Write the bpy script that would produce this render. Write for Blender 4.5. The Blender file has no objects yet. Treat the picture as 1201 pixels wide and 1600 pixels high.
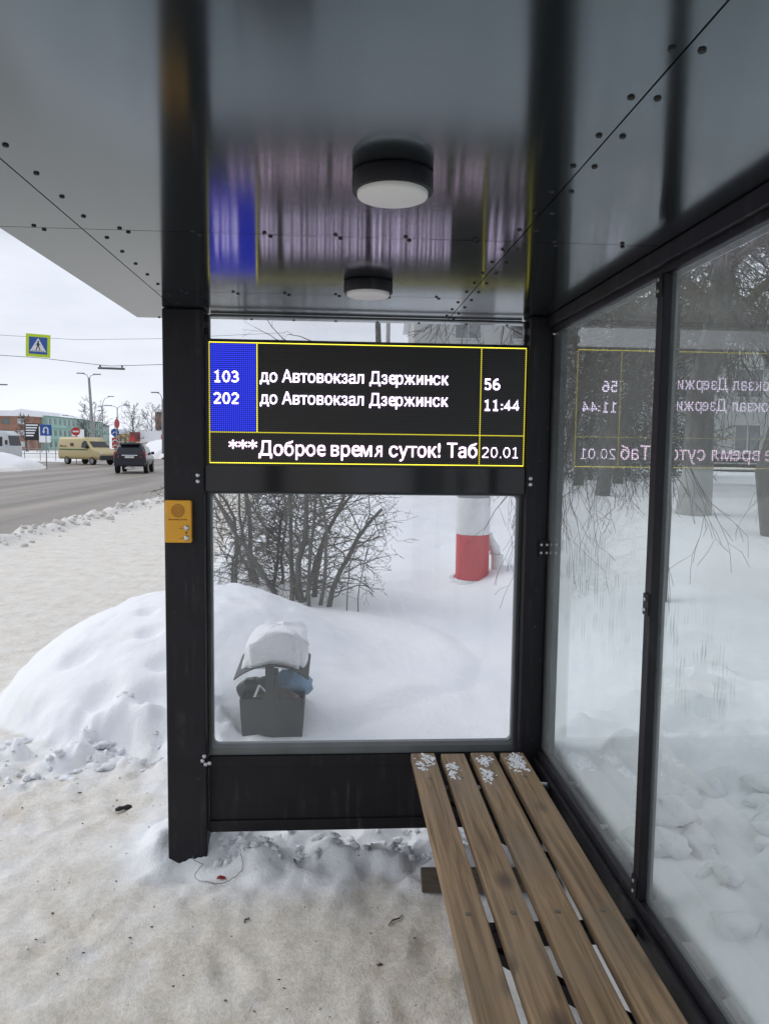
import bpy, math, random
import numpy as np
from mathutils import Vector, Matrix, Euler

S = bpy.context.scene
COL = S.collection
PI = math.pi
R = math.radians

# ------------------------------------------------------------------ camera
cam_d = bpy.data.cameras.new("camera")
cam = bpy.data.objects.new("camera", cam_d)
COL.objects.link(cam)
S.camera = cam
cam_d.sensor_fit = 'VERTICAL'
cam_d.sensor_height = 36.0
cam_d.lens = 36.0 * 1184.7 / 1600.0
cam_d.clip_start = 0.02
cam_d.clip_end = 3000
_p, _y, _r = R(4.8761), R(3.6833), R(0.7111)
_fwd = Vector((math.sin(_y) * math.cos(_p), math.cos(_y) * math.cos(_p), -math.sin(_p)))
_rt = Vector((math.cos(_y), -math.sin(_y), 0))
_dn = _fwd.cross(_rt)
_rt2 = _rt * math.cos(_r) - _dn * math.sin(_r)
_dn2 = _rt * math.sin(_r) + _dn * math.cos(_r)
_m = Matrix((_rt2, -_dn2, -_fwd)).transposed().to_4x4()
_m.translation = Vector((0, 0, 1.67))
cam.matrix_world = _m

# ------------------------------------------------------------------ world, sun, exposure
SUN_EL, SUN_AZ = R(38), R(-70)          # azimuth measured from +Y towards +X
w = bpy.data.worlds.new("World")
S.world = w
w.use_nodes = True
nt = w.node_tree
nt.nodes.clear()
out = nt.nodes.new('ShaderNodeOutputWorld')
bg = nt.nodes.new('ShaderNodeBackground')
bg.inputs[1].default_value = 0.1
sky = nt.nodes.new('ShaderNodeTexSky')
sky.sky_type = 'NISHITA'
sky.sun_disc = False
sky.sun_elevation = SUN_EL
sky.sun_rotation = SUN_AZ
hs = nt.nodes.new('ShaderNodeHueSaturation')
hs.inputs['Saturation'].default_value = 0.35
tc = nt.nodes.new('ShaderNodeTexCoord')
mp = nt.nodes.new('ShaderNodeMapping')
mp.inputs['Scale'].default_value = (1.3, 1.3, 6.0)
nz = nt.nodes.new('ShaderNodeTexNoise')
nz.inputs['Scale'].default_value = 2.2
nz.inputs['Detail'].default_value = 5
nz.inputs['Roughness'].default_value = 0.5
rp = nt.nodes.new('ShaderNodeValToRGB')
rp.color_ramp.elements[0].position = 0.3
rp.color_ramp.elements[0].color = (4.9, 5.2, 5.8, 1)
rp.color_ramp.elements[1].position = 0.72
rp.color_ramp.elements[1].color = (6.8, 7.1, 7.9, 1)
mx = nt.nodes.new('ShaderNodeMix')
mx.data_type = 'RGBA'
mx.inputs[0].default_value = 0.9
nt.links.new(sky.outputs[0], hs.inputs['Color'])
nt.links.new(tc.outputs['Generated'], mp.inputs[0])
nt.links.new(mp.outputs[0], nz.inputs['Vector'])
nt.links.new(nz.outputs['Fac'], rp.inputs[0])
nt.links.new(hs.outputs[0], mx.inputs[6])
nt.links.new(rp.outputs[0], mx.inputs[7])
nt.links.new(mx.outputs[2], bg.inputs[0])
nt.links.new(bg.outputs[0], out.inputs[0])

sun_d = bpy.data.lights.new("sun", 'SUN')
sun_d.energy = 0.8
sun_d.angle = R(45)
sun_d.color = (1.0, 0.97, 0.93)
sun = bpy.data.objects.new("sun", sun_d)
COL.objects.link(sun)
_d = Vector((math.sin(SUN_AZ) * math.cos(SUN_EL), math.cos(SUN_AZ) * math.cos(SUN_EL), math.sin(SUN_EL)))
sun.rotation_euler = _d.to_track_quat('Z', 'Y').to_euler()

S.view_settings.view_transform = 'Standard'
S.view_settings.look = 'None'
S.view_settings.exposure = 0.52
S.view_settings.gamma = 1.0
S.render.engine = 'CYCLES'
S.cycles.use_denoising = True
S.cycles.max_bounces = 10
S.cycles.transparent_max_bounces = 24
S.cycles.diffuse_bounces = 5
S.cycles.caustics_reflective = False
S.cycles.caustics_refractive = False

# ------------------------------------------------------------------ helpers
rng = random.Random(7)


def fbm(x, y, scale=1.0, octaves=4, seed=0, rough=0.5):
    """vectorised 2-D gradient noise, about -1..1"""
    tot = np.zeros_like(x, dtype=float)
    amp, norm, f = 1.0, 0.0, scale
    for o in range(octaves):
        X, Y = x * f + seed * 17.3 + o * 5.1, y * f - seed * 9.7 + o * 3.7
        xi, yi = np.floor(X), np.floor(Y)
        xf, yf = X - xi, Y - yi
        u, v = xf ** 3 * (xf * (xf * 6 - 15) + 10), yf ** 3 * (yf * (yf * 6 - 15) + 10)

        def g(a, b, dx, dy):
            h = np.sin(a * 127.1 + b * 311.7 + seed * 3.3) * 43758.5453
            t = (h - np.floor(h)) * 2 * PI
            return np.cos(t) * dx + np.sin(t) * dy
        n = (g(xi, yi, xf, yf) * (1 - u) + g(xi + 1, yi, xf - 1, yf) * u) * (1 - v) + \
            (g(xi, yi + 1, xf, yf - 1) * (1 - u) + g(xi + 1, yi + 1, xf - 1, yf - 1) * u) * v
        tot += n * amp * 1.5
        norm += amp
        amp *= rough
        f *= 2.03
    return tot / norm


def sm(a, b, x):
    t = np.clip((x - a) / (b - a), 0, 1)
    return t * t * (3 - 2 * t)


class MB:
    """collects polygons for ONE mesh"""

    def __init__(self):
        self.v, self.f, self.mi, self.sm = [], [], [], []

    def poly(self, pts, faces, mi=0, smooth=False):
        o = len(self.v)
        self.v += [tuple(p) for p in pts]
        for f in faces:
            self.f.append([i + o for i in f])
            self.mi.append(mi)
            self.sm.append(smooth)

    def box(self, x0, x1, y0, y1, z0, z1, mi=0):
        P = [(x0, y0, z0), (x1, y0, z0), (x1, y1, z0), (x0, y1, z0), (x0, y0, z1), (x1, y0, z1), (x1, y1, z1), (x0, y1, z1)]
        self.poly(P, [(0, 3, 2, 1), (4, 5, 6, 7), (0, 1, 5, 4), (1, 2, 6, 5), (2, 3, 7, 6), (3, 0, 4, 7)], mi)

    def hexa(self, P, mi=0):
        self.poly(P, [(0, 3, 2, 1), (4, 5, 6, 7), (0, 1, 5, 4), (1, 2, 6, 5), (2, 3, 7, 6), (3, 0, 4, 7)], mi)

    def ring(self, loops, mi=0, cap=True, smooth=True, closed=True):
        """loft successive loops of equal length"""
        n = len(loops[0])
        P = [p for l in loops for p in l]
        F = []
        for k in range(len(loops) - 1):
            for i in range(n if closed else n - 1):
                j = (i + 1) % n
                F.append((k * n + i, k * n + j, (k + 1) * n + j, (k + 1) * n + i))
        o = len(self.v)
        self.poly(P, F, mi, smooth)
        if cap:
            self.f.append([o + i for i in range(n)][::-1]); self.mi.append(mi); self.sm.append(False)
            b = o + (len(loops) - 1) * n
            self.f.append([b + i for i in range(n)]); self.mi.append(mi); self.sm.append(False)

    def tube(self, pts, rad, n=8, mi=0, cap=True):
        pts = [Vector(p) for p in pts]
        if not hasattr(rad, '__len__'):
            rad = [rad] * len(pts)
        loops = []
        ref = None
        for i, p in enumerate(pts):
            t = (pts[min(i + 1, len(pts) - 1)] - pts[max(i - 1, 0)])
            if t.length < 1e-9:
                t = Vector((0, 0, 1))
            t.normalize()
            if ref is None:
                ref = Vector((1, 0, 0)) if abs(t.x) < .8 else Vector((0, 1, 0))
            a = (ref - t * ref.dot(t))
            if a.length < 1e-4:
                a = t.orthogonal()
            a.normalize()
            ref = a
            b = t.cross(a)
            loops.append([tuple(p + (a * math.cos(2 * PI * k / n) + b * math.sin(2 * PI * k / n)) * rad[i]) for k in range(n)])
        self.ring(loops, mi, cap)

    def cyl(self, c, axis, r, h, n=20, mi=0, r2=None):
        c = Vector(c); a = Vector(axis).normalized()
        self.tube([c, c + a * h], [r, r if r2 is None else r2], n, mi)

    def prism(self, poly2, fn, d0, d1, mi=0):
        """extrude a 2-D polygon; fn(u, v, d) gives the 3-D point"""
        n = len(poly2)
        P = [fn(u, v, d0) for u, v in poly2] + [fn(u, v, d1) for u, v in poly2]
        F = [tuple(range(n))[::-1], tuple(range(n, 2 * n))]
        F += [(i, (i + 1) % n, (i + 1) % n + n, i + n) for i in range(n)]
        self.poly(P, F, mi)

    def blob(self, c, r, seed=0, amp=.25, sq=(1, 1, 1), seg=10, mi=0):
        """lumpy closed ball"""
        rr = random.Random(seed)
        ph = [rr.uniform(0, 6.28) for _ in range(8)]
        P, F = [], []
        nl = max(4, seg // 2 + 1)
        for i in range(nl + 1):
            th = PI * i / nl
            for j in range(seg):
                p = 2 * PI * j / seg
                k = 1 + amp * (math.sin(2 * p + ph[0]) * math.sin(th) * .5 + math.sin(3 * p + ph[1] + 2 * th) * .4 * math.sin(th) + math.cos(3 * th + ph[2]) * .4 + math.sin(5 * p + 4 * th + ph[3]) * .2 * math.sin(th))
                P.append((c[0] + r * k * sq[0] * math.sin(th) * math.cos(p), c[1] + r * k * sq[1] * math.sin(th) * math.sin(p), c[2] + r * k * sq[2] * math.cos(th)))
        for i in range(nl):
            for j in range(seg):
                F.append((i * seg + j, i * seg + (j + 1) % seg, (i + 1) * seg + (j + 1) % seg, (i + 1) * seg + j))
        self.poly(P, F, mi, True)

    def build(self, name, mats, parent=None, bevel=0, loc=None):
        me = bpy.data.meshes.new(name)
        me.from_pydata(self.v, [], self.f)
        if not isinstance(mats, (list, tuple)):
            mats = [mats]
        for m in mats:
            me.materials.append(m)
        me.polygons.foreach_set('material_index', self.mi)
        me.polygons.foreach_set('use_smooth', self.sm)
        me.update()
        o = bpy.data.objects.new(name, me)
        COL.objects.link(o)
        if parent is not None:
            o.parent = parent
        if loc:
            o.location = loc
        if bevel:
            b = o.modifiers.new('bevel', 'BEVEL')
            b.width = bevel
            b.segments = 2
            b.limit_method = 'ANGLE'
            b.angle_limit = R(40)
        return o


def tag(o, label=None, cat=None, group=None, kind=None):
    if label: o['label'] = label
    if cat: o['category'] = cat
    if group: o['group'] = group
    if kind: o['kind'] = kind
    return o


def thing(name, label, cat, loc=(0, 0, 0), rz=0, group=None):
    o = bpy.data.objects.new(name, None)
    o.empty_display_size = .1
    COL.objects.link(o)
    o.location = loc
    o.rotation_euler = (0, 0, rz)
    return tag(o, label, cat, group)


def dup(root, label, group=None):
    r = root.copy(); COL.objects.link(r)
    r['label'] = label
    if group: r['group'] = group
    for ch in root.children:
        c = ch.copy(); COL.objects.link(c); c.parent = r
        for g in ch.children:
            d = g.copy(); COL.objects.link(d); d.parent = c
    return r


# ------------------------------------------------------------------ materials
def mat(name, col, rough=.6, metal=0., var=.12, vscale=6., bump=0., bscale=60., spec=.5, stretch=(1, 1, 1), emit=None, es=1., col2=None, coords='Object', bdist=.01):
    m = bpy.data.materials.new(name)
    m.use_nodes = True
    n, l = m.node_tree.nodes, m.node_tree.links
    b = n['Principled BSDF']
    b.inputs['Roughness'].default_value = rough
    b.inputs['Metallic'].default_value = metal
    b.inputs['Specular IOR Level'].default_value = spec
    t = n.new('ShaderNodeTexCoord')
    mpn = n.new('ShaderNodeMapping')
    mpn.inputs['Scale'].default_value = stretch
    l.new(t.outputs[coords], mpn.inputs[0])
    nz = n.new('ShaderNodeTexNoise')
    nz.inputs['Scale'].default_value = vscale
    nz.inputs['Detail'].default_value = 5
    l.new(mpn.outputs[0], nz.inputs['Vector'])
    r = n.new('ShaderNodeValToRGB')
    c2 = col2 or tuple(min(1, c * (1 + var)) for c in col)
    c1 = col if col2 else tuple(c * (1 - var) for c in col)
    r.color_ramp.elements[0].position = .3
    r.color_ramp.elements[0].color = (*c1, 1)
    r.color_ramp.elements[1].position = .7
    r.color_ramp.elements[1].color = (*c2, 1)
    l.new(nz.outputs['Fac'], r.inputs[0])
    l.new(r.outputs[0], b.inputs['Base Color'])
    if bump:
        z = n.new('ShaderNodeTexNoise')
        z.inputs['Scale'].default_value = bscale
        z.inputs['Detail'].default_value = 4
        l.new(mpn.outputs[0], z.inputs['Vector'])
        bp = n.new('ShaderNodeBump')
        bp.inputs['Strength'].default_value = bump
        bp.inputs['Distance'].default_value = bdist
        l.new(z.outputs['Fac'], bp.inputs['Height'])
        l.new(bp.outputs[0], b.inputs['Normal'])
    if emit:
        b.inputs['Emission Color'].default_value = (*emit, 1)
        b.inputs['Emission Strength'].default_value = es
    return m


def led(name, col, strength):
    """lit LED dots: emission through a dot lattice fixed to the wall of the screen"""
    m = bpy.data.materials.new(name)
    m.use_nodes = True
    m.cycles.emission_sampling = 'NONE'
    n, l = m.node_tree.nodes, m.node_tree.links
    n.remove(n['Principled BSDF'])
    e = n.new('ShaderNodeEmission')
    e.inputs[0].default_value = (*col, 1)
    g = n.new('ShaderNodeNewGeometry')
    sp = n.new('ShaderNodeSeparateXYZ')
    l.new(g.outputs['Position'], sp.inputs[0])
    fs = []
    for ax in (0, 2):
        a = n.new('ShaderNodeMath'); a.operation = 'MULTIPLY'; a.inputs[1].default_value = 2 * PI / .0076
        s = n.new('ShaderNodeMath'); s.operation = 'COSINE'
        k = n.new('ShaderNodeMath'); k.operation = 'MULTIPLY_ADD'; k.inputs[1].default_value = .38; k.inputs[2].default_value = .60
        l.new(sp.outputs[ax], a.inputs[0]); l.new(a.outputs[0], s.inputs[0]); l.new(s.outputs[0], k.inputs[0])
        fs.append(k)
    q = n.new('ShaderNodeMath'); q.operation = 'MULTIPLY'
    l.new(fs[0].outputs[0], q.inputs[0]); l.new(fs[1].outputs[0], q.inputs[1])
    q2 = n.new('ShaderNodeMath'); q2.operation = 'MULTIPLY'; q2.inputs[1].default_value = strength
    l.new(q.outputs[0], q2.inputs[0])
    l.new(q2.outputs[0], e.inputs[1])
    l.new(e.outputs[0], n['Material Output'].inputs[0])
    return m


def glass(name, tint, ior=1.75, film=.05, streaks=False):
    m = bpy.data.materials.new(name)
    m.use_nodes = True
    n, l = m.node_tree.nodes, m.node_tree.links
    n.remove(n['Principled BSDF'])
    tr = n.new('ShaderNodeBsdfTransparent'); tr.inputs[0].default_value = (*tint, 1)
    gl = n.new('ShaderNodeBsdfGlossy'); gl.inputs['Roughness'].default_value = 0.0
    gl.inputs[0].default_value = (.97, 1, .99, 1)
    df = n.new('ShaderNodeBsdfDiffuse'); df.inputs[0].default_value = (.72, .76, .75, 1)
    fr = n.new('ShaderNodeFresnel'); fr.inputs[0].default_value = ior
    geo = n.new('ShaderNodeNewGeometry')
    # only the outward faces of the pane mirror; the inner side of each face lets light through
    inv = n.new('ShaderNodeMath'); inv.operation = 'SUBTRACT'; inv.inputs[0].default_value = 1
    l.new(geo.outputs['Backfacing'], inv.inputs[1])
    ff = n.new('ShaderNodeMath'); ff.operation = 'MULTIPLY'
    l.new(fr.outputs[0], ff.inputs[0]); l.new(inv.outputs[0], ff.inputs[1])
    # thin uneven film of frost and grime
    tcn = n.new('ShaderNodeTexCoord')
    nz = n.new('ShaderNodeTexNoise'); nz.inputs['Scale'].default_value = 2.2; nz.inputs['Detail'].default_value = 6
    mpn = n.new('ShaderNodeMapping'); mpn.inputs['Scale'].default_value = (1, 1, .6)
    l.new(tcn.outputs['Object'], mpn.inputs[0]); l.new(mpn.outputs[0], nz.inputs['Vector'])
    mr = n.new('ShaderNodeMapRange')
    mr.inputs[1].default_value = .25; mr.inputs[2].default_value = .8
    mr.inputs[3].default_value = film * .4; mr.inputs[4].default_value = film * 1.7
    l.new(nz.outputs['Fac'], mr.inputs[0])
    base = tr
    if streaks:
        # short downward wipe marks in two patches of the wall
        mp2 = n.new('ShaderNodeMapping'); mp2.inputs['Scale'].default_value = (1, 55, 11)
        n2 = n.new('ShaderNodeTexNoise'); n2.inputs['Scale'].default_value = 1.0; n2.inputs['Detail'].default_value = 3
        l.new(tcn.outputs['Object'], mp2.inputs[0]); l.new(mp2.outputs[0], n2.inputs['Vector'])
        r2 = n.new('ShaderNodeMapRange'); r2.inputs[1].default_value = .57; r2.inputs[2].default_value = .70
        l.new(n2.outputs['Fac'], r2.inputs[0])
        sp = n.new('ShaderNodeSeparateXYZ'); l.new(tcn.outputs['Object'], sp.inputs[0])

        def band(src, a, b, e):
            u = n.new('ShaderNodeMapRange'); u.inputs[1].default_value = a - e; u.inputs[2].default_value = a + e
            v = n.new('ShaderNodeMapRange'); v.inputs[1].default_value = b + e; v.inputs[2].default_value = b - e
            l.new(src, u.inputs[0]); l.new(src, v.inputs[0])
            k = n.new('ShaderNodeMath'); k.operation = 'MULTIPLY'
            l.new(u.outputs[0], k.inputs[0]); l.new(v.outputs[0], k.inputs[1])
            return k

        def mul(a, b):
            k = n.new('ShaderNodeMath'); k.operation = 'MULTIPLY'
            l.new(a.outputs[0], k.inputs[0]); l.new(b.outputs[0], k.inputs[1])
            return k
        # slanted patch: z + 0.25 (y - 1.6)
        sl = n.new('ShaderNodeMath'); sl.operation = 'MULTIPLY_ADD'; sl.inputs[1].default_value = .1
        l.new(sp.outputs[1], sl.inputs[0]); l.new(sp.outputs[2], sl.inputs[2])
        p1 = mul(band(sp.outputs[1], 1.52, 1.9, .03), band(sl.outputs[0], 1.25, 1.46, .05))
        p2 = mul(band(sp.outputs[1], 2.1, 2.9, .15), band(sl.outputs[0], 1.3, 1.62, .12))
        ad = n.new('ShaderNodeMath'); ad.operation = 'ADD'; ad.use_clamp = True
        l.new(p1.outputs[0], ad.inputs[0]); l.new(p2.outputs[0], ad.inputs[1])
        msk = mul(ad, r2)
        t2 = n.new('ShaderNodeBsdfTransparent'); t2.inputs[0].default_value = (.60, .67, .64, 1)
        ms = n.new('ShaderNodeMixShader')
        l.new(msk.outputs[0], ms.inputs[0]); l.new(tr.outputs[0], ms.inputs[1]); l.new(t2.outputs[0], ms.inputs[2])
        base = ms
    a = n.new('ShaderNodeMixShader'); b = n.new('ShaderNodeMixShader')
    l.new(mr.outputs[0], a.inputs[0]); l.new(base.outputs[0], a.inputs[1]); l.new(df.outputs[0], a.inputs[2])
    l.new(ff.outputs[0], b.inputs[0]); l.new(a.outputs[0], b.inputs[1]); l.new(gl.outputs[0], b.inputs[2])
    l.new(b.outputs[0], n['Material Output'].inputs[0])
    return m


def snow_mat(name, bump=.35, attr=True):
    m = bpy.data.materials.new(name)
    m.use_nodes = True
    n, l = m.node_tree.nodes, m.node_tree.links
    b = n['Principled BSDF']
    b.inputs['Roughness'].default_value = .65
    b.inputs['Specular IOR Level'].default_value = .25
    t = n.new('ShaderNodeNewGeometry')

    def noise(sc, det, rough=.55):
        z = n.new('ShaderNodeTexNoise')
        z.inputs['Scale'].default_value = sc; z.inputs['Detail'].default_value = det; z.inputs['Roughness'].default_value = rough
        l.new(t.outputs['Position'], z.inputs['Vector'])
        return z

    def rmp(src, els):
        r = n.new('ShaderNodeValToRGB')
        while len(r.color_ramp.elements) < len(els):
            r.color_ramp.elements.new(.5)
        for e, (p, c) in zip(r.color_ramp.elements, els):
            e.position = p; e.color = (*c, 1)
        l.new(src, r.inputs[0])
        return r
    clean = rmp(noise(1.3, 4).outputs['Fac'], [(.3, (.80, .82, .85)), (.7, (.86, .87, .89))])
    last = clean
    if attr:
        at = n.new('ShaderNodeAttribute'); at.attribute_name = 'dirt'
        packed = rmp(noise(4.5, 10, .66).outputs['Fac'], [(.30, (.56, .505, .425)), (.44, (.66, .615, .54)), (.57, (.715, .68, .62)), (.74, (.78, .76, .72))])
        k = n.new('ShaderNodeMath'); k.operation = 'MULTIPLY_ADD'
        z = noise(14, 6, .65)
        k.inputs[1].default_value = .9; k.inputs[2].default_value = -.45
        l.new(z.outputs['Fac'], k.inputs[0])
        k2 = n.new('ShaderNodeMath'); k2.operation = 'ADD'; k2.use_clamp = True
        # only break the edge up where there is some dirt already
        k3 = n.new('ShaderNodeMath'); k3.operation = 'MULTIPLY'
        pp = n.new('ShaderNodeMath'); pp.operation = 'PINGPONG'; pp.inputs[1].default_value = .5
        l.new(at.outputs['Fac'], pp.inputs[0])
        k4 = n.new('ShaderNodeMath'); k4.operation = 'MULTIPLY'; k4.inputs[1].default_value = 2.0
        l.new(pp.outputs[0], k4.inputs[0])
        l.new(k.outputs[0], k3.inputs[0]); l.new(k4.outputs[0], k3.inputs[1])
        l.new(k3.outputs[0], k2.inputs[0]); l.new(at.outputs['Fac'], k2.inputs[1])
        mxn = n.new('ShaderNodeMix'); mxn.data_type = 'RGBA'
        l.new(k2.outputs[0], mxn.inputs[0]); l.new(clean.outputs[0], mxn.inputs[6]); l.new(packed.outputs[0], mxn.inputs[7])
        fn_ = rmp(noise(55, 6, .7).outputs['Fac'], [(.36, (.84, .83, .80)), (.60, (1.04, 1.04, 1.04))])
        fm = n.new('ShaderNodeMix'); fm.data_type = 'RGBA'; fm.blend_type = 'MULTIPLY'; l.new(k2.outputs[0], fm.inputs[0])
        l.new(mxn.outputs[2], fm.inputs[6]); l.new(fn_.outputs[0], fm.inputs[7])
        mxn = fm
        # specks of grit and litter crumbs
        vo = n.new('ShaderNodeTexVoronoi'); vo.inputs['Scale'].default_value = 21
        l.new(t.outputs['Position'], vo.inputs['Vector'])
        lt = n.new('ShaderNodeMath'); lt.operation = 'LESS_THAN'; lt.inputs[1].default_value = .07
        l.new(vo.outputs['Distance'], lt.inputs[0])
        sp = n.new('ShaderNodeSeparateColor'); l.new(vo.outputs['Color'], sp.inputs[0])
        g2 = n.new('ShaderNodeMath'); g2.operation = 'GREATER_THAN'; g2.inputs[1].default_value = .76
        l.new(sp.outputs[0], g2.inputs[0])
        sk = n.new('ShaderNodeMath'); sk.operation = 'MULTIPLY'; l.new(lt.outputs[0], sk.inputs[0]); l.new(g2.outputs[0], sk.inputs[1])
        sk2 = n.new('ShaderNodeMath'); sk2.operation = 'MULTIPLY'; l.new(sk.outputs[0], sk2.inputs[0]); l.new(at.outputs['Fac'], sk2.inputs[1])
        mx2 = n.new('ShaderNodeMix'); mx2.data_type = 'RGBA'; mx2.inputs[7].default_value = (.11, .085, .06, 1)
        l.new(sk2.outputs[0], mx2.inputs[0]); l.new(mxn.outputs[2], mx2.inputs[6])
        l.new(mx2.outputs[2], b.inputs['Base Color'])
    else:
        l.new(clean.outputs[0], b.inputs['Base Color'])
    a = noise(26, 6, .6)
    a2 = noise(140, 3, .6)
    s = n.new('ShaderNodeMath'); s.operation = 'MULTIPLY_ADD'; s.inputs[1].default_value = .45
    l.new(a2.outputs['Fac'], s.inputs[0]); l.new(a.outputs['Fac'], s.inputs[2])
    bp = n.new('ShaderNodeBump'); bp.inputs['Strength'].default_value = bump; bp.inputs['Distance'].default_value = .02
    l.new(s.outputs[0], bp.inputs['Height']); l.new(bp.outputs[0], b.inputs['Normal'])
    return m


SNOW = snow_mat('snow_and_packed_snow', .36)
SNOWC = snow_mat('clean_snow', .5, False)
BLACK = mat('black_powder_coat', (.0105, .0095, .0135), .40, 0, .25, 9, .08, 420, spec=.32)
BLACK2 = mat('black_satin_metal', (.0095, .0085, .011), .33, 0, .3, 5, .05, 300, spec=.32)
CEIL = mat('grey_lacquered_panel', (.135, .160, .172), .125, .9, .06, 1.2, .012, 2.5, spec=.5, bdist=.02)
_b = CEIL.node_tree.nodes['Principled BSDF']
_b.inputs['Anisotropic'].default_value = .75
_t = CEIL.node_tree.nodes.new('ShaderNodeCombineXYZ'); _t.inputs[1].default_value = 1.0     # rolled along the shelter
CEIL.node_tree.links.new(_t.outputs[0], _b.inputs['Tangent'])
SEAMM = mat('dark_joint', (.012, .012, .012), .7)
RUBBER = mat('grey_glazing_seal', (.15, .16, .165), .38, .15, .15, 8)
BOLT = mat('zinc_bolt_head', (.62, .63, .65), .28, .9, .1, 40)
LAMPW = mat('opal_diffuser', (.80, .79, .76), .45, 0, .03, 4)
GLASS_E = glass('end_pane_glass', (.985, .99, .997), 1.5, .06)
GLASS_W = glass('side_pane_glass', (.955, .982, .975), 1.58, .15, True)
SCREEN = mat('unlit_led_screen', (.016, .0145, .014), .42, 0, .2, 300)
CASE = mat('display_case_gloss', (.011, .011, .013), .1, 0, .2, 4)
LW = led('led_white', (.86, .71, 1.0), 6.2)
LP = led('led_pinkish', (1.0, .72, .98), 6.2)
LB = led('led_blue', (.030, .045, .70), 1.9)
LY = led('led_yellow', (.62, .55, .04), 4.2)


def wood_mat():
    m = bpy.data.materials.new('weathered_pine_board')
    m.use_nodes = True
    n, l = m.node_tree.nodes, m.node_tree.links
    b = n['Principled BSDF']; b.inputs['Roughness'].default_value = .62
    t = n.new('ShaderNodeTexCoord'); oi = n.new('ShaderNodeObjectInfo')
    ad = n.new('ShaderNodeVectorMath'); ad.operation = 'ADD'
    sc = n.new('ShaderNodeVectorMath'); sc.operation = 'SCALE'; sc.inputs['Scale'].default_value = 13.7
    cb = n.new('ShaderNodeCombineXYZ')
    l.new(oi.outputs['Random'], cb.inputs[0]); l.new(oi.outputs['Random'], cb.inputs[1])
    l.new(cb.outputs[0], sc.inputs[0]); l.new(t.outputs['Object'], ad.inputs[0]); l.new(sc.outputs[0], ad.inputs[1])
    mp1 = n.new('ShaderNodeMapping'); mp1.inputs['Scale'].default_value = (34, 1.3, 34)
    l.new(ad.outputs[0], mp1.inputs[0])
    z = n.new('ShaderNodeTexNoise'); z.inputs['Scale'].default_value = 1.6; z.inputs['Detail'].default_value = 7; z.inputs['Roughness'].default_value = .62; z.inputs['Distortion'].default_value = .6
    l.new(mp1.outputs[0], z.inputs['Vector'])
    r = n.new('ShaderNodeValToRGB')
    e = r.color_ramp.elements
    e[0].position = .37; e[0].color = (.13, .080, .040, 1)
    e[1].position = .64; e[1].color = (.34, .225, .125, 1)
    q = e.new(.5); q.color = (.235, .155, .083, 1)
    l.new(z.outputs['Fac'], r.inputs[0])
    # grey weathering
    z3 = n.new('ShaderNodeTexNoise'); z3.inputs['Scale'].default_value = 3.0; z3.inputs['Detail'].default_value = 5
    l.new(ad.outputs[0], z3.inputs['Vector'])
    rr = n.new('ShaderNodeMapRange'); rr.inputs[1].default_value = .4; rr.inputs[2].default_value = .7; rr.inputs[4].default_value = .6
    l.new(z3.outputs['Fac'], rr.inputs[0])
    mg = n.new('ShaderNodeMix'); mg.data_type = 'RGBA'; mg.inputs[7].default_value = (.21, .165, .115, 1)
    l.new(rr.outputs[0], mg.inputs[0]); l.new(r.outputs[0], mg.inputs[6])
    # dark knots and wet spots
    mp2 = n.new('ShaderNodeMapping'); mp2.inputs['Scale'].default_value = (1, .55, 1)
    l.new(ad.outputs[0], mp2.inputs[0])
    vo = n.new('ShaderNodeTexVoronoi'); vo.inputs['Scale'].default_value = 13
    l.new(mp2.outputs[0], vo.inputs['Vector'])
    mr = n.new('ShaderNodeMapRange'); mr.inputs[1].default_value = .46; mr.inputs[2].default_value = .14; mr.inputs[3].default_value = 0; mr.inputs[4].default_value = .8
    l.new(vo.outputs['Distance'], mr.inputs[0])
    sp = n.new('ShaderNodeSeparateColor'); l.new(vo.outputs['Color'], sp.inputs[0])
    gt = n.new('ShaderNodeMath'); gt.operation = 'GREATER_THAN'; gt.inputs[1].default_value = .78; l.new(sp.outputs[0], gt.inputs[0])
    mu = n.new('ShaderNodeMath'); mu.operation = 'MULTIPLY'; l.new(mr.outputs[0], mu.inputs[0]); l.new(gt.outputs[0], mu.inputs[1])
    mk = n.new('ShaderNodeMix'); mk.data_type = 'RGBA'; mk.inputs[7].default_value = (.05, .03, .022, 1)
    l.new(mu.outputs[0], mk.inputs[0]); l.new(mg.outputs[2], mk.inputs[6])
    l.new(mk.outputs[2], b.inputs['Base Color'])
    bp = n.new('ShaderNodeBump'); bp.inputs['Strength'].default_value = .35; bp.inputs['Distance'].default_value = .004
    l.new(z.outputs['Fac'], bp.inputs['Height']); l.new(bp.outputs[0], b.inputs['Normal'])
    return m


WOOD = wood_mat()
BARK = mat('dark_bark', (.10, .092, .086), .85, 0, .4, 7, .6, 40, bdist=.02, stretch=(1, 1, .35))
TWIG = mat('bare_twig', (.095, .080, .068), .8, 0, .3, 9)
TWIGF = mat('far_bare_twig', (.085, .078, .075), .9, 0, .3, 2)

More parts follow.
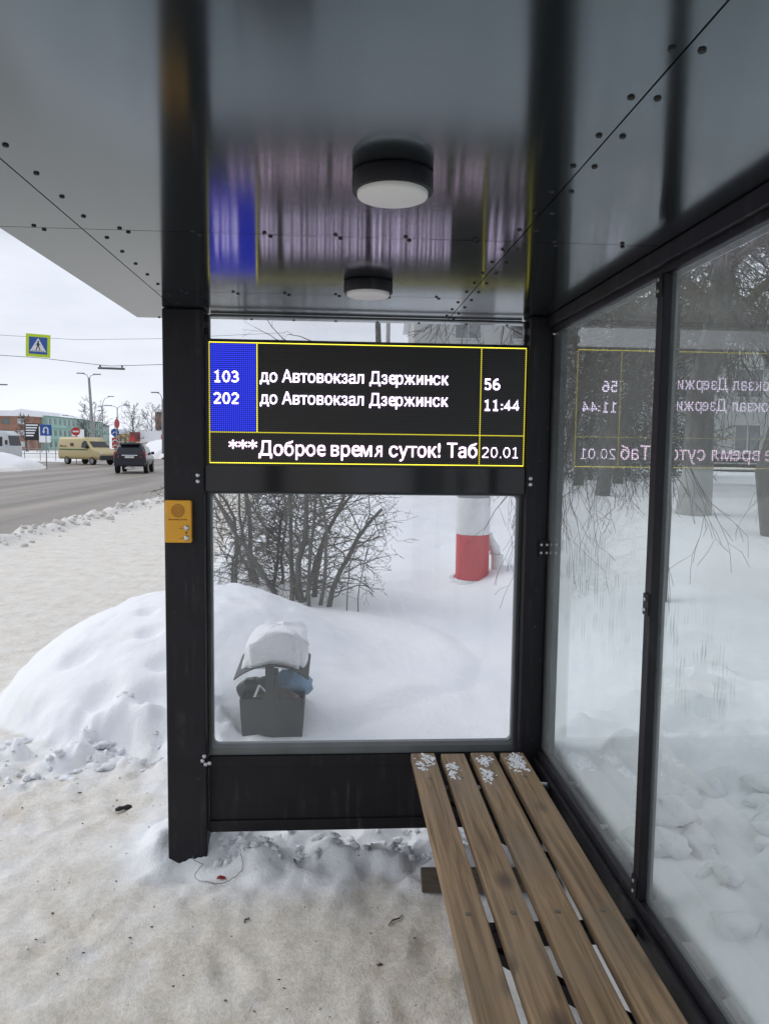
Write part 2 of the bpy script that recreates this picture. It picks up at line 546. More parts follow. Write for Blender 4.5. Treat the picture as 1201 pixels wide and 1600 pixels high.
def wear(m, amount=.05):
    """dried salt runs and scuffs on the black paint"""
    n, l = m.node_tree.nodes, m.node_tree.links
    bs_ = n['Principled BSDF']
    src = bs_.inputs['Base Color'].links[0].from_socket
    g = n.new('ShaderNodeNewGeometry')
    m1 = n.new('ShaderNodeMapping'); m1.inputs['Scale'].default_value = (38, 38, 2.2); l.new(g.outputs['Position'], m1.inputs[0])
    a = n.new('ShaderNodeTexNoise'); a.inputs['Scale'].default_value = 1; a.inputs['Detail'].default_value = 6; l.new(m1.outputs[0], a.inputs['Vector'])
    b2 = n.new('ShaderNodeTexNoise'); b2.inputs['Scale'].default_value = 7; b2.inputs['Detail'].default_value = 8; b2.inputs['Roughness'].default_value = .7; l.new(g.outputs['Position'], b2.inputs['Vector'])
    r1 = n.new('ShaderNodeMapRange'); r1.inputs[1].default_value = .52; r1.inputs[2].default_value = .75; l.new(a.outputs['Fac'], r1.inputs[0])
    r2_ = n.new('ShaderNodeMapRange'); r2_.inputs[1].default_value = .45; r2_.inputs[2].default_value = .75; l.new(b2.outputs['Fac'], r2_.inputs[0])
    k = n.new('ShaderNodeMath'); k.operation = 'MULTIPLY'; l.new(r1.outputs[0], k.inputs[0]); l.new(r2_.outputs[0], k.inputs[1])
    vo = n.new('ShaderNodeTexVoronoi'); vo.inputs['Scale'].default_value = 34; l.new(g.outputs['Position'], vo.inputs['Vector'])
    lt = n.new('ShaderNodeMapRange'); lt.inputs[1].default_value = .13; lt.inputs[2].default_value = .06; l.new(vo.outputs['Distance'], lt.inputs[0])
    sp = n.new('ShaderNodeSeparateColor'); l.new(vo.outputs['Color'], sp.inputs[0])
    gt = n.new('ShaderNodeMath'); gt.operation = 'GREATER_THAN'; gt.inputs[1].default_value = .90; l.new(sp.outputs[0], gt.inputs[0])
    sk = n.new('ShaderNodeMath'); sk.operation = 'MULTIPLY'; l.new(lt.outputs[0], sk.inputs[0]); l.new(gt.outputs[0], sk.inputs[1])
    mxk = n.new('ShaderNodeMath'); mxk.operation = 'MAXIMUM'; l.new(k.outputs[0], mxk.inputs[0]); l.new(sk.outputs[0], mxk.inputs[1])
    mix = n.new('ShaderNodeMix'); mix.data_type = 'RGBA'; mix.inputs[7].default_value = (amount * 1.6, amount * 1.55, amount * 1.5, 1)
    l.new(mxk.outputs[0], mix.inputs[0]); l.new(src, mix.inputs[6]); l.new(mix.outputs[2], bs_.inputs['Base Color'])
    rr = n.new('ShaderNodeMapRange'); rr.inputs[3].default_value = .34; rr.inputs[4].default_value = .62; l.new(b2.outputs['Fac'], rr.inputs[0]); l.new(rr.outputs[0], bs_.inputs['Roughness'])


wear(BLACK); wear(BLACK2)

# ------------------------------------------------------------------ ground
def axis(segs):
    a = [segs[0][0]]
    for x0, x1, d0, d1 in segs:
        x = x0
        while x < x1 - 1e-6:
            t = (x - x0) / (x1 - x0)
            x = min(x1, x + d0 + (d1 - d0) * t)
            if x1 - x < (d0 + (d1 - d0) * t) * .4: x = x1
            a.append(x)
    return np.array(sorted(set(np.round(a, 4))))


def kerb_x(y):
    return -5.36 + (y - 12.4) * .037


def terrain(x, y):
    """height of the snow and how trodden / dirty it is"""
    # trodden pavement and shelter floor
    trod = fbm(x, y, 2.2, 4, 1) * .012 + fbm(x, y, 11, 4, 2) * .009 + np.abs(fbm(x, y, 7, 4, 4)) * -.012 + .012
    h = trod.copy()
    dirt = np.ones_like(x)
    # soft snow beyond the end wall
    wob = fbm(x, y, 1.4, 3, 5)
    bx = -0.75 - .75 * sm(3.8, 4.8, y) - .05 * np.clip(y - 8, 0, 20)
    F = sm(3.0, 3.7, y + wob * .12) * sm(-.25, .3, x - bx + wob * .12)
    hf = .055 + .07 * sm(3.3, 4.3, y) + .13 * sm(4.3, 8, y) + .30 * sm(8, 16, y)
    hf = hf + fbm(x, y, .8, 4, 6) * .05 + fbm(x, y, 3.5, 3, 7) * .012 + .06 * np.exp(-(((x - .25) / .45) ** 2 + ((y - 4.5) / .25) ** 2)) - .05 * np.exp(-(((x - .05) / .2) ** 2 + ((y - 4.15) / .2) ** 2))
    hf = hf - .17 * np.exp(-(((x - 1.5) / .8) ** 2 + ((y - 7.75) / .9) ** 2))
    h = h * (1 - F) + hf * F
    dirt = dirt * (1 - F)
    # crumbled snow along the foot of the end wall
    band = np.exp(-((y - 2.99 - .14 * wob) / .28) ** 2) * sm(-.95, -.55, x) * sm(1.0, .7, x)
    lump = np.clip(fbm(x, y, 7, 4, 8) + .25, 0, 1)
    h = h + band * (.012 + .11 * lump)
    dirt = np.clip(dirt - band * 1.7 * (0.55 + lump), 0, 1)
    ub = sm(.36, .52, x + .10 * wob) * sm(1.0, .86, x) * sm(2.95, 2.6, y)
    dirt = np.clip(dirt - ub * (.65 + .9 * lump), 0, 1)
    h = h + ub * .03 * lump
    # a clean heap round the foot of the left post
    pb = np.exp(-(((x + .58) / .36) ** 2 + ((y - 3.06) / .17) ** 2))
    h = h + pb * .018 * (1 + 1.6 * lump)
    dirt = np.clip(dirt - pb * .9, 0, 1)
    h = h * (1 - .95 * np.exp(-(((x + .58) / .13) ** 2 + ((y - 2.84) / .10) ** 2)))
    # big clean mound left of the wall
    cx, cy = -.85, 5.25
    ux = np.where(x < cx, (x - cx) / 1.42, (x - cx) / 1.9)
    vy = np.where(y < cy, (y - cy) / 1.28, (y - cy) / 1.7)
    rr = np.sqrt(ux ** 2 + vy ** 2) * (1 + .08 * fbm(x, y, 1.1, 2, 9))
    md = np.clip(1 - rr ** 2.0, 0, 1) ** .85
    mh = .66 * md * (1 - .97 * sm(.0, 1.75, x - cx)) + md ** .5 * (.07 * fbm(x, y, 1.6, 4, 10) + .03 * np.abs(fbm(x, y, 4.2, 4, 12)) + .05 * np.clip(fbm(x, y, 3.0, 4, 19), 0, 1) * sm(.55, .1, md))
    # a few dents kicked into it
    for dx, dy, dr, dd in ((-1.55, 4.62, .10, .06), (-1.15, 4.7, .07, .05), (-1.0, 4.42, .09, .06), (-1.3, 4.25, .10, .07), (-.98, 4.18, .11, .08), (-1.7, 4.35, .09, .05), (-.8, 4.3, .09, .07), (-1.22, 4.95, .06, .04)):
        mh = mh - dd * np.exp(-(((x - dx) / dr) ** 2 + ((y - dy) / (dr * .7)) ** 2) ** 1.5) * sm(0, .15, md)
    smx = .5 * (h + mh + np.sqrt((h - mh) ** 2 + (.16 * sm(-1.2, -.4, x)) ** 2 + 1e-6))
    h = np.maximum(h, 0) * (1 - sm(0, .25, md)) + smx * sm(0, .25, md)
    dirt = dirt * (1 - sm(.0, .10, md))
    # broken crust at the mound's front foot
    ft = np.exp(-((y - 3.95 - .12 * wob) / .24) ** 2) * sm(-2.5, -1.9, x) * sm(-.3, -.7, x)
    l2 = np.clip(fbm(x, y, 5.5, 4, 13) + .15, 0, 1)
    h = h + ft * (.02 + .20 * l2)
    dirt = np.clip(dirt - ft * (.75 + l2), 0, 1)
    # piled against the glass wall on the right
    edge = np.where(y > 3.0, .89 + (-.1) * sm(3.0, 4.2, y), .89)
    wd = np.where(y > 3.0, .04 + 1.2 * sm(3.0, 4.0, y), .04)
    Rm = sm(0, 1, (x - edge + .04) / wd)
    lumpR = fbm(x, y, 1.7, 4, 14) * .10 + np.maximum(fbm(x, y, 3.8, 4, 15), -.1) * .16
    close = np.exp(-((x - 1.3) / 1.3) ** 2)
    hr = .455 + .10 * sm(.95, 2.2, x) + lumpR * (.3 + .7 * close) * sm(.88, 1.15, x) * sm(6, 2.2, y) + fbm(x, y, .6, 3, 16) * .06 * sm(1, 3, x)
    hr = hr - .20 * sm(3.2, 4.4, y) * sm(5, 1.0, x) + .02 * sm(5, 10, y) + .18 * sm(7, 16, y) * sm(2, 5, x)
    h = h * (1 - Rm) + np.maximum(hr, h) * Rm
    dirt = dirt * (1 - Rm)
    # ridge of ploughed snow along the kerb, road bed beyond it
    xk = kerb_x(y)
    d = x - (xk - .22)
    near = sm(40, 5, y) * .5 + .5
    cl = np.clip(fbm(x, y, 2.6, 4, 17) + .35, 0, 1.2)
    rg = np.exp(-(d / .30) ** 2) * (.06 + .26 * cl) * near
    out_ = sm(-.05, -.55, x - xk)
    h = h * (1 - out_) - .10 * out_ + rg
    ridge = np.clip(np.exp(-(d / .5) ** 2), 0, 1)
    dirt = np.where(x < xk + .8, np.clip(dirt - ridge * (.15 + .45 * cl), 0, 1), dirt)
    dirt = np.where(x < xk - .7, .35, dirt)
    dirt = np.where((y < 60) & (x > xk), dirt, dirt * np.where(x > xk, .3, 1))
    # keep pavement lighter away from the shelter
    pv = sm(3.3, 5.0, y) * sm(-.9, -1.4, x)
    dirt = dirt * (1 - .18 * pv)
    dirt = dirt * (1 - .25 * sm(-.5, -1.3, x) * sm(5, 3.2, y))
    return h, dirt


xs = axis([(-600, -60, 90, 12), (-60, -12, 6, .6), (-12, -6.6, .5, .07), (-6.6, -4.4, .055, .055), (-4.4, -2.6, .07, .03), (-2.6, 2.6, .024, .024), (2.6, 6, .03, .12), (6, 60, .15, 6), (60, 600, 12, 90)])
ys = axis([(-80, -3, 12, .3), (-3, .8, .2, .06), (.8, 5.8, .024, .024), (5.8, 12, .03, .08), (12, 26, .08, .14), (26, 80, .2, 3), (80, 900, 6, 100)])
GX, GY = np.meshgrid(xs, ys)
gh, gd = terrain(GX, GY)
# boot prints trodden into the floor and the pavement
rb = random.Random(11)
for i in range(330):
    if i < 190:
        bx0, by0 = rb.uniform(-1.9, .55), rb.uniform(1.0, 3.5)
    elif i < 290:
        bx0, by0 = rb.uniform(-4.2, -1.2), rb.uniform(3.6, 9)
    else:
        bx0, by0 = rb.uniform(-2.0, -.6), rb.uniform(3.3, 4.1)
    ang = rb.gauss(0, .5) + (0 if rb.random() < .7 else 1.4)
    i0, i1 = np.searchsorted(xs, (bx0 - .25, bx0 + .25)); j0, j1 = np.searchsorted(ys, (by0 - .25, by0 + .25))
    dx_, dy_ = GX[j0:j1, i0:i1] - bx0, GY[j0:j1, i0:i1] - by0
    u_, v_ = dx_ * math.cos(ang) + dy_ * math.sin(ang), -dx_ * math.sin(ang) + dy_ * math.cos(ang)
    d_ = np.sqrt((u_ / (.045 - .012 * np.sin(v_ * 9))) ** 2 + (v_ / .135) ** 2)
    amp_ = rb.uniform(.002, .007)
    gh[j0:j1, i0:i1] += -amp_ * sm(1.15, .8, d_) + amp_ * .55 * np.exp(-((d_ - 1.3) / .22) ** 2)
    gd[j0:j1, i0:i1] = np.clip(gd[j0:j1, i0:i1] + rb.uniform(-.22, .16) * sm(1.2, .7, d_), 0, 1)


def heightfield(name, GX, GY, gz, dirt, m, kind='structure'):
    ny, nx = GX.shape
    V = np.stack([GX, GY, gz], -1).reshape(-1, 3)
    idx = np.arange(ny * nx).reshape(ny, nx)
    Fq = np.stack([idx[:-1, :-1], idx[:-1, 1:], idx[1:, 1:], idx[1:, :-1]], -1).reshape(-1, 4)
    me = bpy.data.meshes.new(name)
    me.vertices.add(len(V)); me.vertices.foreach_set('co', V.ravel())
    me.loops.add(Fq.size); me.loops.foreach_set('vertex_index', Fq.ravel())
    me.polygons.add(len(Fq))
    me.polygons.foreach_set('loop_start', np.arange(0, Fq.size, 4))
    me.polygons.foreach_set('loop_total', np.full(len(Fq), 4))
    me.polygons.foreach_set('use_smooth', np.ones(len(Fq), bool))
    me.update(calc_edges=True)
    if dirt is not None:
        a = me.attributes.new('dirt', 'FLOAT', 'POINT')
        a.data.foreach_set('value', dirt.ravel().astype(np.float32))
    me.materials.append(m)
    o = bpy.data.objects.new(name, me)
    COL.objects.link(o)
    o['kind'] = kind
    return o


heightfield('ground', GX, GY, gh, gd, SNOW)


def gz(x, y):
    h, _ = terrain(np.array([[float(x)]]), np.array([[float(y)]]))
    return float(h[0, 0])


# asphalt carriageway
def asphalt():
    m = bpy.data.materials.new('salted_asphalt')
    m.use_nodes = True
    n, l = m.node_tree.nodes, m.node_tree.links
    b = n['Principled BSDF']; b.inputs['Roughness'].default_value = .55
    g = n.new('ShaderNodeNewGeometry')
    mp1 = n.new('ShaderNodeMapping'); mp1.inputs['Scale'].default_value = (.75, .035, 1); mp1.inputs['Rotation'].default_value = (0, 0, R(3))
    l.new(g.outputs['Position'], mp1.inputs[0])
    z = n.new('ShaderNodeTexNoise'); z.inputs['Scale'].default_value = 1.0; z.inputs['Detail'].default_value = 5
    l.new(mp1.outputs[0], z.inputs['Vector'])
    r = n.new('ShaderNodeValToRGB'); e = r.color_ramp.elements
    e[0].position = .32; e[0].color = (.150, .134, .115, 1); e[1].position = .68; e[1].color = (.34, .30, .255, 1)
    l.new(z.outputs['Fac'], r.inputs[0])
    z2 = n.new('ShaderNodeTexNoise'); z2.inputs['Scale'].default_value = .9; z2.inputs['Detail'].default_value = 8; z2.inputs['Roughness'].default_value = .7
    l.new(g.outputs['Position'], z2.inputs['Vector'])
    mx = n.new('ShaderNodeMix'); mx.data_type = 'RGBA'; mx.blend_type = 'MULTIPLY'; mx.inputs[0].default_value = .5
    r2 = n.new('ShaderNodeValToRGB'); r2.color_ramp.elements[0].position = .3; r2.color_ramp.elements[0].color = (.6, .6, .6, 1); r2.color_ramp.elements[1].position = .7
    l.new(z2.outputs['Fac'], r2.inputs[0]); l.new(r.outputs[0], mx.inputs[6]); l.new(r2.outputs[0], mx.inputs[7])
    l.new(mx.outputs[2], b.inputs['Base Color'])
    return m


rd = MB()
rd.poly([(kerb_x(-60) - .35, -60, -.085), (kerb_x(150) - .35, 150, -.085), (-30, 150, -.085), (-26, 74, -.085), (-90, 84, -.085), (-90, 64, -.085), (-26, 58, -.085), (-21, 48, -.085), (-21, -60, -.085)], [tuple(range(9))[::-1]])
tag(rd.build('road', asphalt()), kind='structure')


# ploughed banks of snow across the road
def bank(name, cx, cy, ax, ay, h, rot, seed, n=70, p=.7):
    u = np.linspace(-1.02, 1.02, n)
    U, V = np.meshgrid(u, u)
    r = np.sqrt(U ** 2 + V ** 2) * (1 + .10 * fbm(U * 3, V * 3, 1, 3, seed))
    z = h * np.clip(1 - r ** 2, 0, 1) ** p * (1 + .22 * fbm(U * 4, V * 4, 1, 4, seed + 1)) + .05 * fbm(U * 20, V * 20, 1, 3, seed + 2) * (r < 1) - .14
    z = np.where(r >= 1, -.16, z)
    c, s = math.cos(rot), math.sin(rot)
    X = cx + c * U * ax - s * V * ay
    Y = cy + s * U * ax + c * V * ay
    d = np.clip(.5 - z * .9, 0, .5)
    return heightfield(name, X, Y, z, d, SNOW)


bank('snow_bank', -27.5, 51.0, 8.0, 9.5, 1.62, R(8), 31)
bank('snow_bank', -19.0, 104, 8.0, 10, 3.0, R(-15), 35)
bank('snow_bank', -11.0, 112, 6.5, 9, 2.6, R(10), 39)
bank('snow_bank', -58, 92, 26, 5, 1.3, R(6), 43)

# clods along the kerb, below the mound and outside the glass wall
cl = MB()
cd = MB()
for i in range(420):
    y = 9.5 + (i / 420) ** 1.3 * 18
    x = kerb_x(y) - .15 + rng.gauss(0, .22)
    r = rng.uniform(.012, .055) * (1.8 if rng.random() < .08 else 1)
    cd.blob((x, y, gz(x, y) + r * .2), r, i, .6, (1, 1, .7), 8)
for i in range(34):
    x = rng.uniform(-2.3, -.75); y = 3.95 + rng.gauss(0, .13)
    r = rng.uniform(.012, .04)
    cl.blob((x, y, gz(x, y) - r * .3), r, 1300 + i, .95, (1.2, 1, .7), 14)
for i in range(60):
    x = rng.uniform(-2.2, -.7); y = 3.85 + rng.gauss(0, .12)
    r = rng.uniform(.006, .022)
    cl.blob((x, y, gz(x, y) + r * .3), r, 300 + i, .55, (1, 1, .7), 8)
for i in range(150):
    x = rng.uniform(-.46, .8); y = 2.88 + abs(rng.gauss(0, .10))
    r = rng.uniform(.006, .02)
    cl.blob((x, y, gz(x, y) + r * .3), r, 500 + i, .55, (1, 1, .7), 8)
for i in range(60):
    x = .98 + abs(rng.gauss(0, .5)); y = rng.uniform(.7, 2.6)
    r = rng.uniform(.02, .07)
    cl.blob((x, y, gz(x, y) + r * .15), r, 700 + i, .5, (1.2, 1.1, .7), 10)
for i in range(120):
    x = rng.uniform(-2.2, .6); y = rng.uniform(1.2, 3.6)
    r = rng.uniform(.002, .005)
    cl.blob((x, y, gz(x, y) + r * .2), r, 1500 + i, .6, (1, 1, .7), 7)
tag(cl.build('snow_clods', SNOWC), kind='stuff')
gr = MB()
for i in range(240):
    x = rng.uniform(-2.2, .7); y = rng.uniform(1.1, 3.7)
    r = rng.uniform(.0012, .004) * (2 if rng.random() < .06 else 1)
    gr.blob((x, y, gz(x, y) + r * .3), r, 1900 + i, .6, (1.4, 1, .6), 6)
tag(gr.build('grit', mat('dark_grit', (.06, .045, .032), .8, 0, .6, 30, col2=(.16, .12, .085))), kind='stuff')
tag(cd.build('dirty_snow_clods', mat('dirty_snow', (.50, .47, .42), .8, 0, .3, 8, .5, 40, col2=(.74, .72, .68))), kind='stuff')

# ------------------------------------------------------------------ the shelter
ZC, YE = 2.18, 3.17
YB = -1.35                      # rear end, behind the photographer
sh = thing('bus_shelter', 'black framed bus shelter with glass walls and a flat glossy roof', 'bus shelter', (0, 0, 0))


def post(x0, x1, y0, y1, z0=-.05, z1=ZC - .002):
    b = MB(); b.box(x0, x1, y0, y1, z0, z1)
    return b.build('post', BLACK, sh, bevel=.006)


pl = post(-.652, -.500, 2.924, 3.074)
pr = post(.742, .832, 2.924, 3.05)
post(-.652, -.500, YB, YB + .15)
post(.742, .832, YB, YB + .15)

# roof with its soffit sheets
b = MB(); b.box(-.803, 1.0, YB - .2, YE, ZC + .006, ZC + .10)
b.build('roof', BLACK2, sh, bevel=.004)
xsm, ycr = (-.803, -.607, .44, 1.0), (YB - .2, -.3, 1.9, 2.62, YE - .0)
g_ = .0016
for i in range(3):
    for j in range(4):
        x0, x1, y0, y1 = xsm[i] + (g_ if i else 0), xsm[i + 1] - (g_ if i < 2 else 0), ycr[j] + (g_ if j else 0), ycr[j + 1] - (g_ if j < 3 else 0)
        if j == 2 and i != 1:
            y1 = ycr[4]
        if j == 3 and i != 1:
            continue
        b = MB(); b.box(x0, x1, y0, y1, ZC, ZC + .004)
        rv = []
        if i == 0:
            rv += [(x1 + .038, y) for y in ()]
        for y in np.arange(y0 + .07, y1 - .02, .135):
            if i == 1:
                rv += [(x0 + .035, y), (x1 - .016, y)]
            if i == 2:
                rv += [(x0 + .020, y)]
        for x in np.arange(x0 + .09, x1 - .03, .17):
            rv += [(x, y1 - .014)]
            if j: rv += [(x + .012, y0 + .014)]
        for (x, y) in rv:
            b.cyl((x, y, ZC + .001), (0, 0, -1), .0065, .004, 10, 1, .0045)
        b.build('ceiling_panel', [CEIL, SEAMM], sh)
# angle strip at the end of the soffit
b = MB(); b.box(-.49, .735, 3.035, 3.043, ZC - .012, ZC - .0015)
b.build('edge_strip', RUBBER, sh)

# lower panel of the end wall, with pressed ribs
b = MB()
b.box(-.498, .740, 2.975, 2.995, .118, .432)
b.box(-.498, .740, 2.966, 2.9755, .385, .432)
b.box(-.498, .740, 2.966, 2.9755, .118, .165)
b.build('lower_panel', BLACK2, sh, bevel=.003)

# end pane: glass in a seal with rounded inner corners
def round_rect(x0, x1, z0, z1, r, n=5):
    P = []
    for cx, cz, a0 in ((x1 - r, z1 - r, 0), (x0 + r, z1 - r, 90), (x0 + r, z0 + r, 180), (x1 - r, z0 + r, 270)):
        for k in range(n + 1):
            a = R(a0 + 90 * k / n)
            P.append((cx + r * math.cos(a), cz + r * math.sin(a)))
    return P


def seal(x0, x1, z0, z1, il, ir, ib, itop, y0, y1, r=.02):
    outer = round_rect(x0, x1, z0, z1, .001)
    inner = round_rect(x0 + il, x1 - ir, z0 + ib, z1 - itop, r)
    q = MB()
    n = len(outer)
    L = [[(x, y1, z) for x, z in outer], [(x, y0 + .004, z) for x, z in outer], [(x, y0 + .004, z) for x, z in inner], [(x, y1, z) for x, z in inner]]
    # chamfered face
    mid = [(a[0] * .35 + b_[0] * .65, y0, a[1] * .35 + b_[1] * .65) for a, b_ in zip(outer, inner)]
    L = [L[0], L[1], mid, L[2], L[3], L[0]]
    q.ring(L, 0, False, False)
    return q.build('glazing_seal', RUBBER, sh)


seal(-.498, .740, .434, 1.4925, .019, .020, .047, .010, 2.972, 3.0)
b = MB(); b.box(-.485, .727, 2.983, 2.991, .45, 1.488)
b.build('glass_pane', GLASS_E, sh)
seal(-.498, .740, 2.07, ZC - .014, .014, .010, .006, .006, 2.975, 3.0, .004)
b = MB(); b.box(-.49, .732, 2.983, 2.991, 2.073, ZC - .017)
b.build('glass_pane', GLASS_E, sh)

# long wall on the right: rails, mullions, panes, kick plates
b = MB(); b.box(.822, .872, YB + .15, 2.923, 2.115, ZC - .002); b.box(.806, .8215, YB + .15, 2.923, 2.135, ZC - .002)
b.build('top_rail', BLACK, sh, bevel=.003)
b = MB(); b.box(.816, .872, YB + .15, 2.923, .40, .466); b.box(.80, .8155, YB + .15, 2.923, .40, .438)
b.build('bottom_rail', BLACK, sh, bevel=.003)
b = MB(); b.box(.836, .846, YB + .15, 2.923, .10, .3985)
b.build('kick_plate', BLACK2, sh)
ymul = [1.885, .85, -.2]
for y in ymul:
    b = MB(); b.box(.812, .8350, y, y + .040, .4675, 2.1135)
    o = b.build('mullion', BLACK, sh, bevel=.003)
    for z in (.50, 1.27, 2.085):
        q = MB()
        q.box(.8070, .8115, y + .004, y + .036, z - .028, z + .028, 0)
        for dz in (-.014, .014):
            q.cyl((.8075, y + .02, z + dz), (-1, 0, 0), .005, .004, 10, 1)
        q.build('glass_clamp', [BLACK2, BOLT], o)
ed = [YB + .152] + sorted(sum([[y + .001, y + .039] for y in ymul], [])) + [2.95]
for a, c in zip(ed[::2], ed[1::2]):
    b = MB(); b.box(.836, .844, a - .012, c + .012, .43, 2.1135)
    b.build('glass_pane', GLASS_W, sh)
COVER = mat('slate_outer_cover', (.050, .064, .074), .5, 0, .35, 9)
b = MB(); b.box(.8335, .884, 2.953, 3.05, 0, 2.114); b.box(.8450, .868, 2.86, 2.9525, 0.47, 2.114)
b.build('corner_cover', COVER, sh)
for y in ymul:
    b = MB(); b.box(.8450, .8520, y + .002, y + .038, .47, 2.114)
    b.build('mullion_cover', mat('pale_outer_cover', (.16, .18, .20), .5, 0, .3, 9), sh)
# bolt heads where the end wall is screwed to the posts
for i, (x, z) in enumerate([(-.524, 1.555), (-.524, 1.532), (.758, 1.555), (.758, 1.532), (-.508, .452), (-.515, .434), (-.503, .420), (-.488, .424)]):
    q = MB()
    zc = z
    q.tube([(x, 2.9235, zc), (x, 2.9195, zc), (x, 2.917, zc)], [.0085, .008, .004], 12)
    q.build('bolt_head', BOLT, pl if x < 0 else pr)
for z in (1.28,):
    q = MB(); q.box(.798, .836, 2.913, 2.9235, z - .033, z + .033)
    for dx in (-.011, .011):
        for dz in (-.016, .016):
            q.tube([(.817 + dx, 2.913, z + dz), (.817 + dx, 2.909, z + dz)], [.006, .004], 10, 1)
    q.build('glass_clamp', [BLACK2, BOLT], pr)
for x in (-.496, .738):
    for z in (2.10, 2.15):
        q = MB(); q.box(x - .012, x + .012, 2.955, 2.974, z - .012, z + .012)
        q.build('glass_clamp', BLACK2, sh)

# ------------------------------------------------------------------ ceiling lamps
def lamp(y, label):
    t = thing('ceiling_lamp', label, 'lamp', (.091, y, ZC), 0, 'round lamps under the shelter roof')
    q = MB()
    N = 48
    def c(r, z): return [(r * math.cos(2 * PI * k / N), r * math.sin(2 * PI * k / N), z) for k in range(N)]
    q.ring([c(.070, -.0003), c(.0750, -.002), c(.0757, -.005), c(.0757, -.033), c(.0745, -.035), c(.0672, -.035), c(.0672, -.012)], 0, True)
    q.build('housing', BLACK, t)
    q = MB()
    q.ring([c(.0667, -.013), c(.0667, -.038), c(.0657, -.0425), c(.061, -.0445), c(.03, -.0455), c(.002, -.046)], 0, True)
    q.build('diffuser', LAMPW, t)
    return t


l1 = lamp(1.464, 'nearer and larger looking round black ceiling lamp with white diffuser under the shelter roof')
l2 = dup(l1, 'farther round black ceiling lamp with white diffuser, close above the electronic display')
l2.location.y = 2.400
l2.location.x = .0955
l1.location.x = .102

# ------------------------------------------------------------------ electronic display
YD = 2.950
disp = thing('information_display', 'wide black electronic bus arrival display with white lettering and yellow grid lines', 'display', (.137, 2.97, 1.49))
L0 = Vector((.137, 2.97, 1.49))


def dpart(q, name, m, bevel=0):
    o = q.build(name, m, disp, bevel)
    o.data.transform(Matrix.Translation(-L0))
    return o


q = MB(); q.box(-.4985, .7405, YD + .006, 3.02, 1.4945, 2.067)
q.box(-.4985, .7405, YD - .006, YD + .0055, 1.4945, 1.592); q.box(-.4985, .7405, YD - .006, YD + .0055, 2.069 - .004, 2.069)
dpart(q, 'case', CASE)
SX0, SX1, SZ0, SZ1 = -.484, .735, 1.602, 2.0605
def dot_screen():
    m = SCREEN
    n, l = m.node_tree.nodes, m.node_tree.links
    bs = n['Principled BSDF']
    g = n.new('ShaderNodeNewGeometry'); sp = n.new('ShaderNodeSeparateXYZ'); l.new(g.outputs['Position'], sp.inputs[0])
    ks = []
    for ax in (0, 2):
        a = n.new('ShaderNodeMath'); a.operation = 'MULTIPLY'; a.inputs[1].default_value = 2 * PI / .0076
        s = n.new('ShaderNodeMath'); s.operation = 'COSINE'
        k = n.new('ShaderNodeMath'); k.operation = 'MULTIPLY_ADD'; k.inputs[1].default_value = .5; k.inputs[2].default_value = .5
        l.new(sp.outputs[ax], a.inputs[0]); l.new(a.outputs[0], s.inputs[0]); l.new(s.outputs[0], k.inputs[0]); ks.append(k)
    p = n.new('ShaderNodeMath'); p.operation = 'MULTIPLY'; l.new(ks[0].outputs[0], p.inputs[0]); l.new(ks[1].outputs[0], p.inputs[1])
    mx = n.new('ShaderNodeMix'); mx.data_type = 'RGBA'; mx.inputs[6].default_value = (.008, .0075, .0075, 1); mx.inputs[7].default_value = (.06, .055, .052, 1)
    l.new(p.outputs[0], mx.inputs[0]); l.new(mx.outputs[2], bs.inputs['Base Color'])
dot_screen()
q = MB(); q.box(-.4985, .7405, YD, YD + .0055, 1.5925, 2.0645)
dpart(q, 'screen', SCREEN)
YL = YD - .0005


def flat(name, x0, x1, z0, z1, m, d=0):
    q = MB(); q.box(x0, x1, YL - .0015 - d, YL - d, z0, z1)
    return dpart(q, name, m)


zr = 1.721
flat('route_column', SX0 + .006, -.306, zr + .004, SZ1 - .006, LB)
t_ = .0032
for x0, x1, z0, z1 in ((SX0, SX1, SZ1 - t_, SZ1), (SX0, SX1, SZ0, SZ0 + t_), (SX0, SX0 + t_, SZ0 + t_ + .0002, SZ1 - t_ - .0002), (SX1 - t_, SX1, SZ0 + t_ + .0002, SZ1 - t_ - .0002),
                       (SX0 + t_ + .0002, SX1 - t_ - .0002, zr - t_ / 2, zr + t_ / 2), (-.304, -.304 + t_, zr + t_ / 2 + .0002, SZ1 - t_ - .0002), (.557, .557 + t_, SZ0 + t_ + .0002, zr - t_ / 2 - .0002), (.557, .557 + t_, zr + t_ / 2 + .0002, SZ1 - t_ - .0002)):
    flat('grid_line', x0, x1, z0, z1, LY)


def glyphs(t):
    """outline of a run of text at size 1: vertices (n, 2) and faces"""
    cu = bpy.data.curves.new('t', 'FONT')
    cu.body = t
    cu.resolution_u = 3
    o = bpy.data.objects.new('t', cu)
    COL.objects.link(o)
    bpy.context.view_layer.update()
    me = bpy.data.meshes.new_from_object(o.evaluated_get(bpy.context.evaluated_depsgraph_get()))
    bpy.data.objects.remove(o)
    V = np.array([v.co[:2] for v in me.vertices]).reshape(-1, 2)
    F = [tuple(q_.vertices) for q_ in me.polygons]
    bpy.data.meshes.remove(me)
    return V, F


PE, _ = glyphs('п')                    # a plain letter to measure advances with
PX0, PX1, PH = PE[:, 0].min(), PE[:, 0].max(), PE[:, 1].max()


def origin(t):
    return glyphs(t + 'п')[0][:, 0].max() - PX1 if t else 0.0


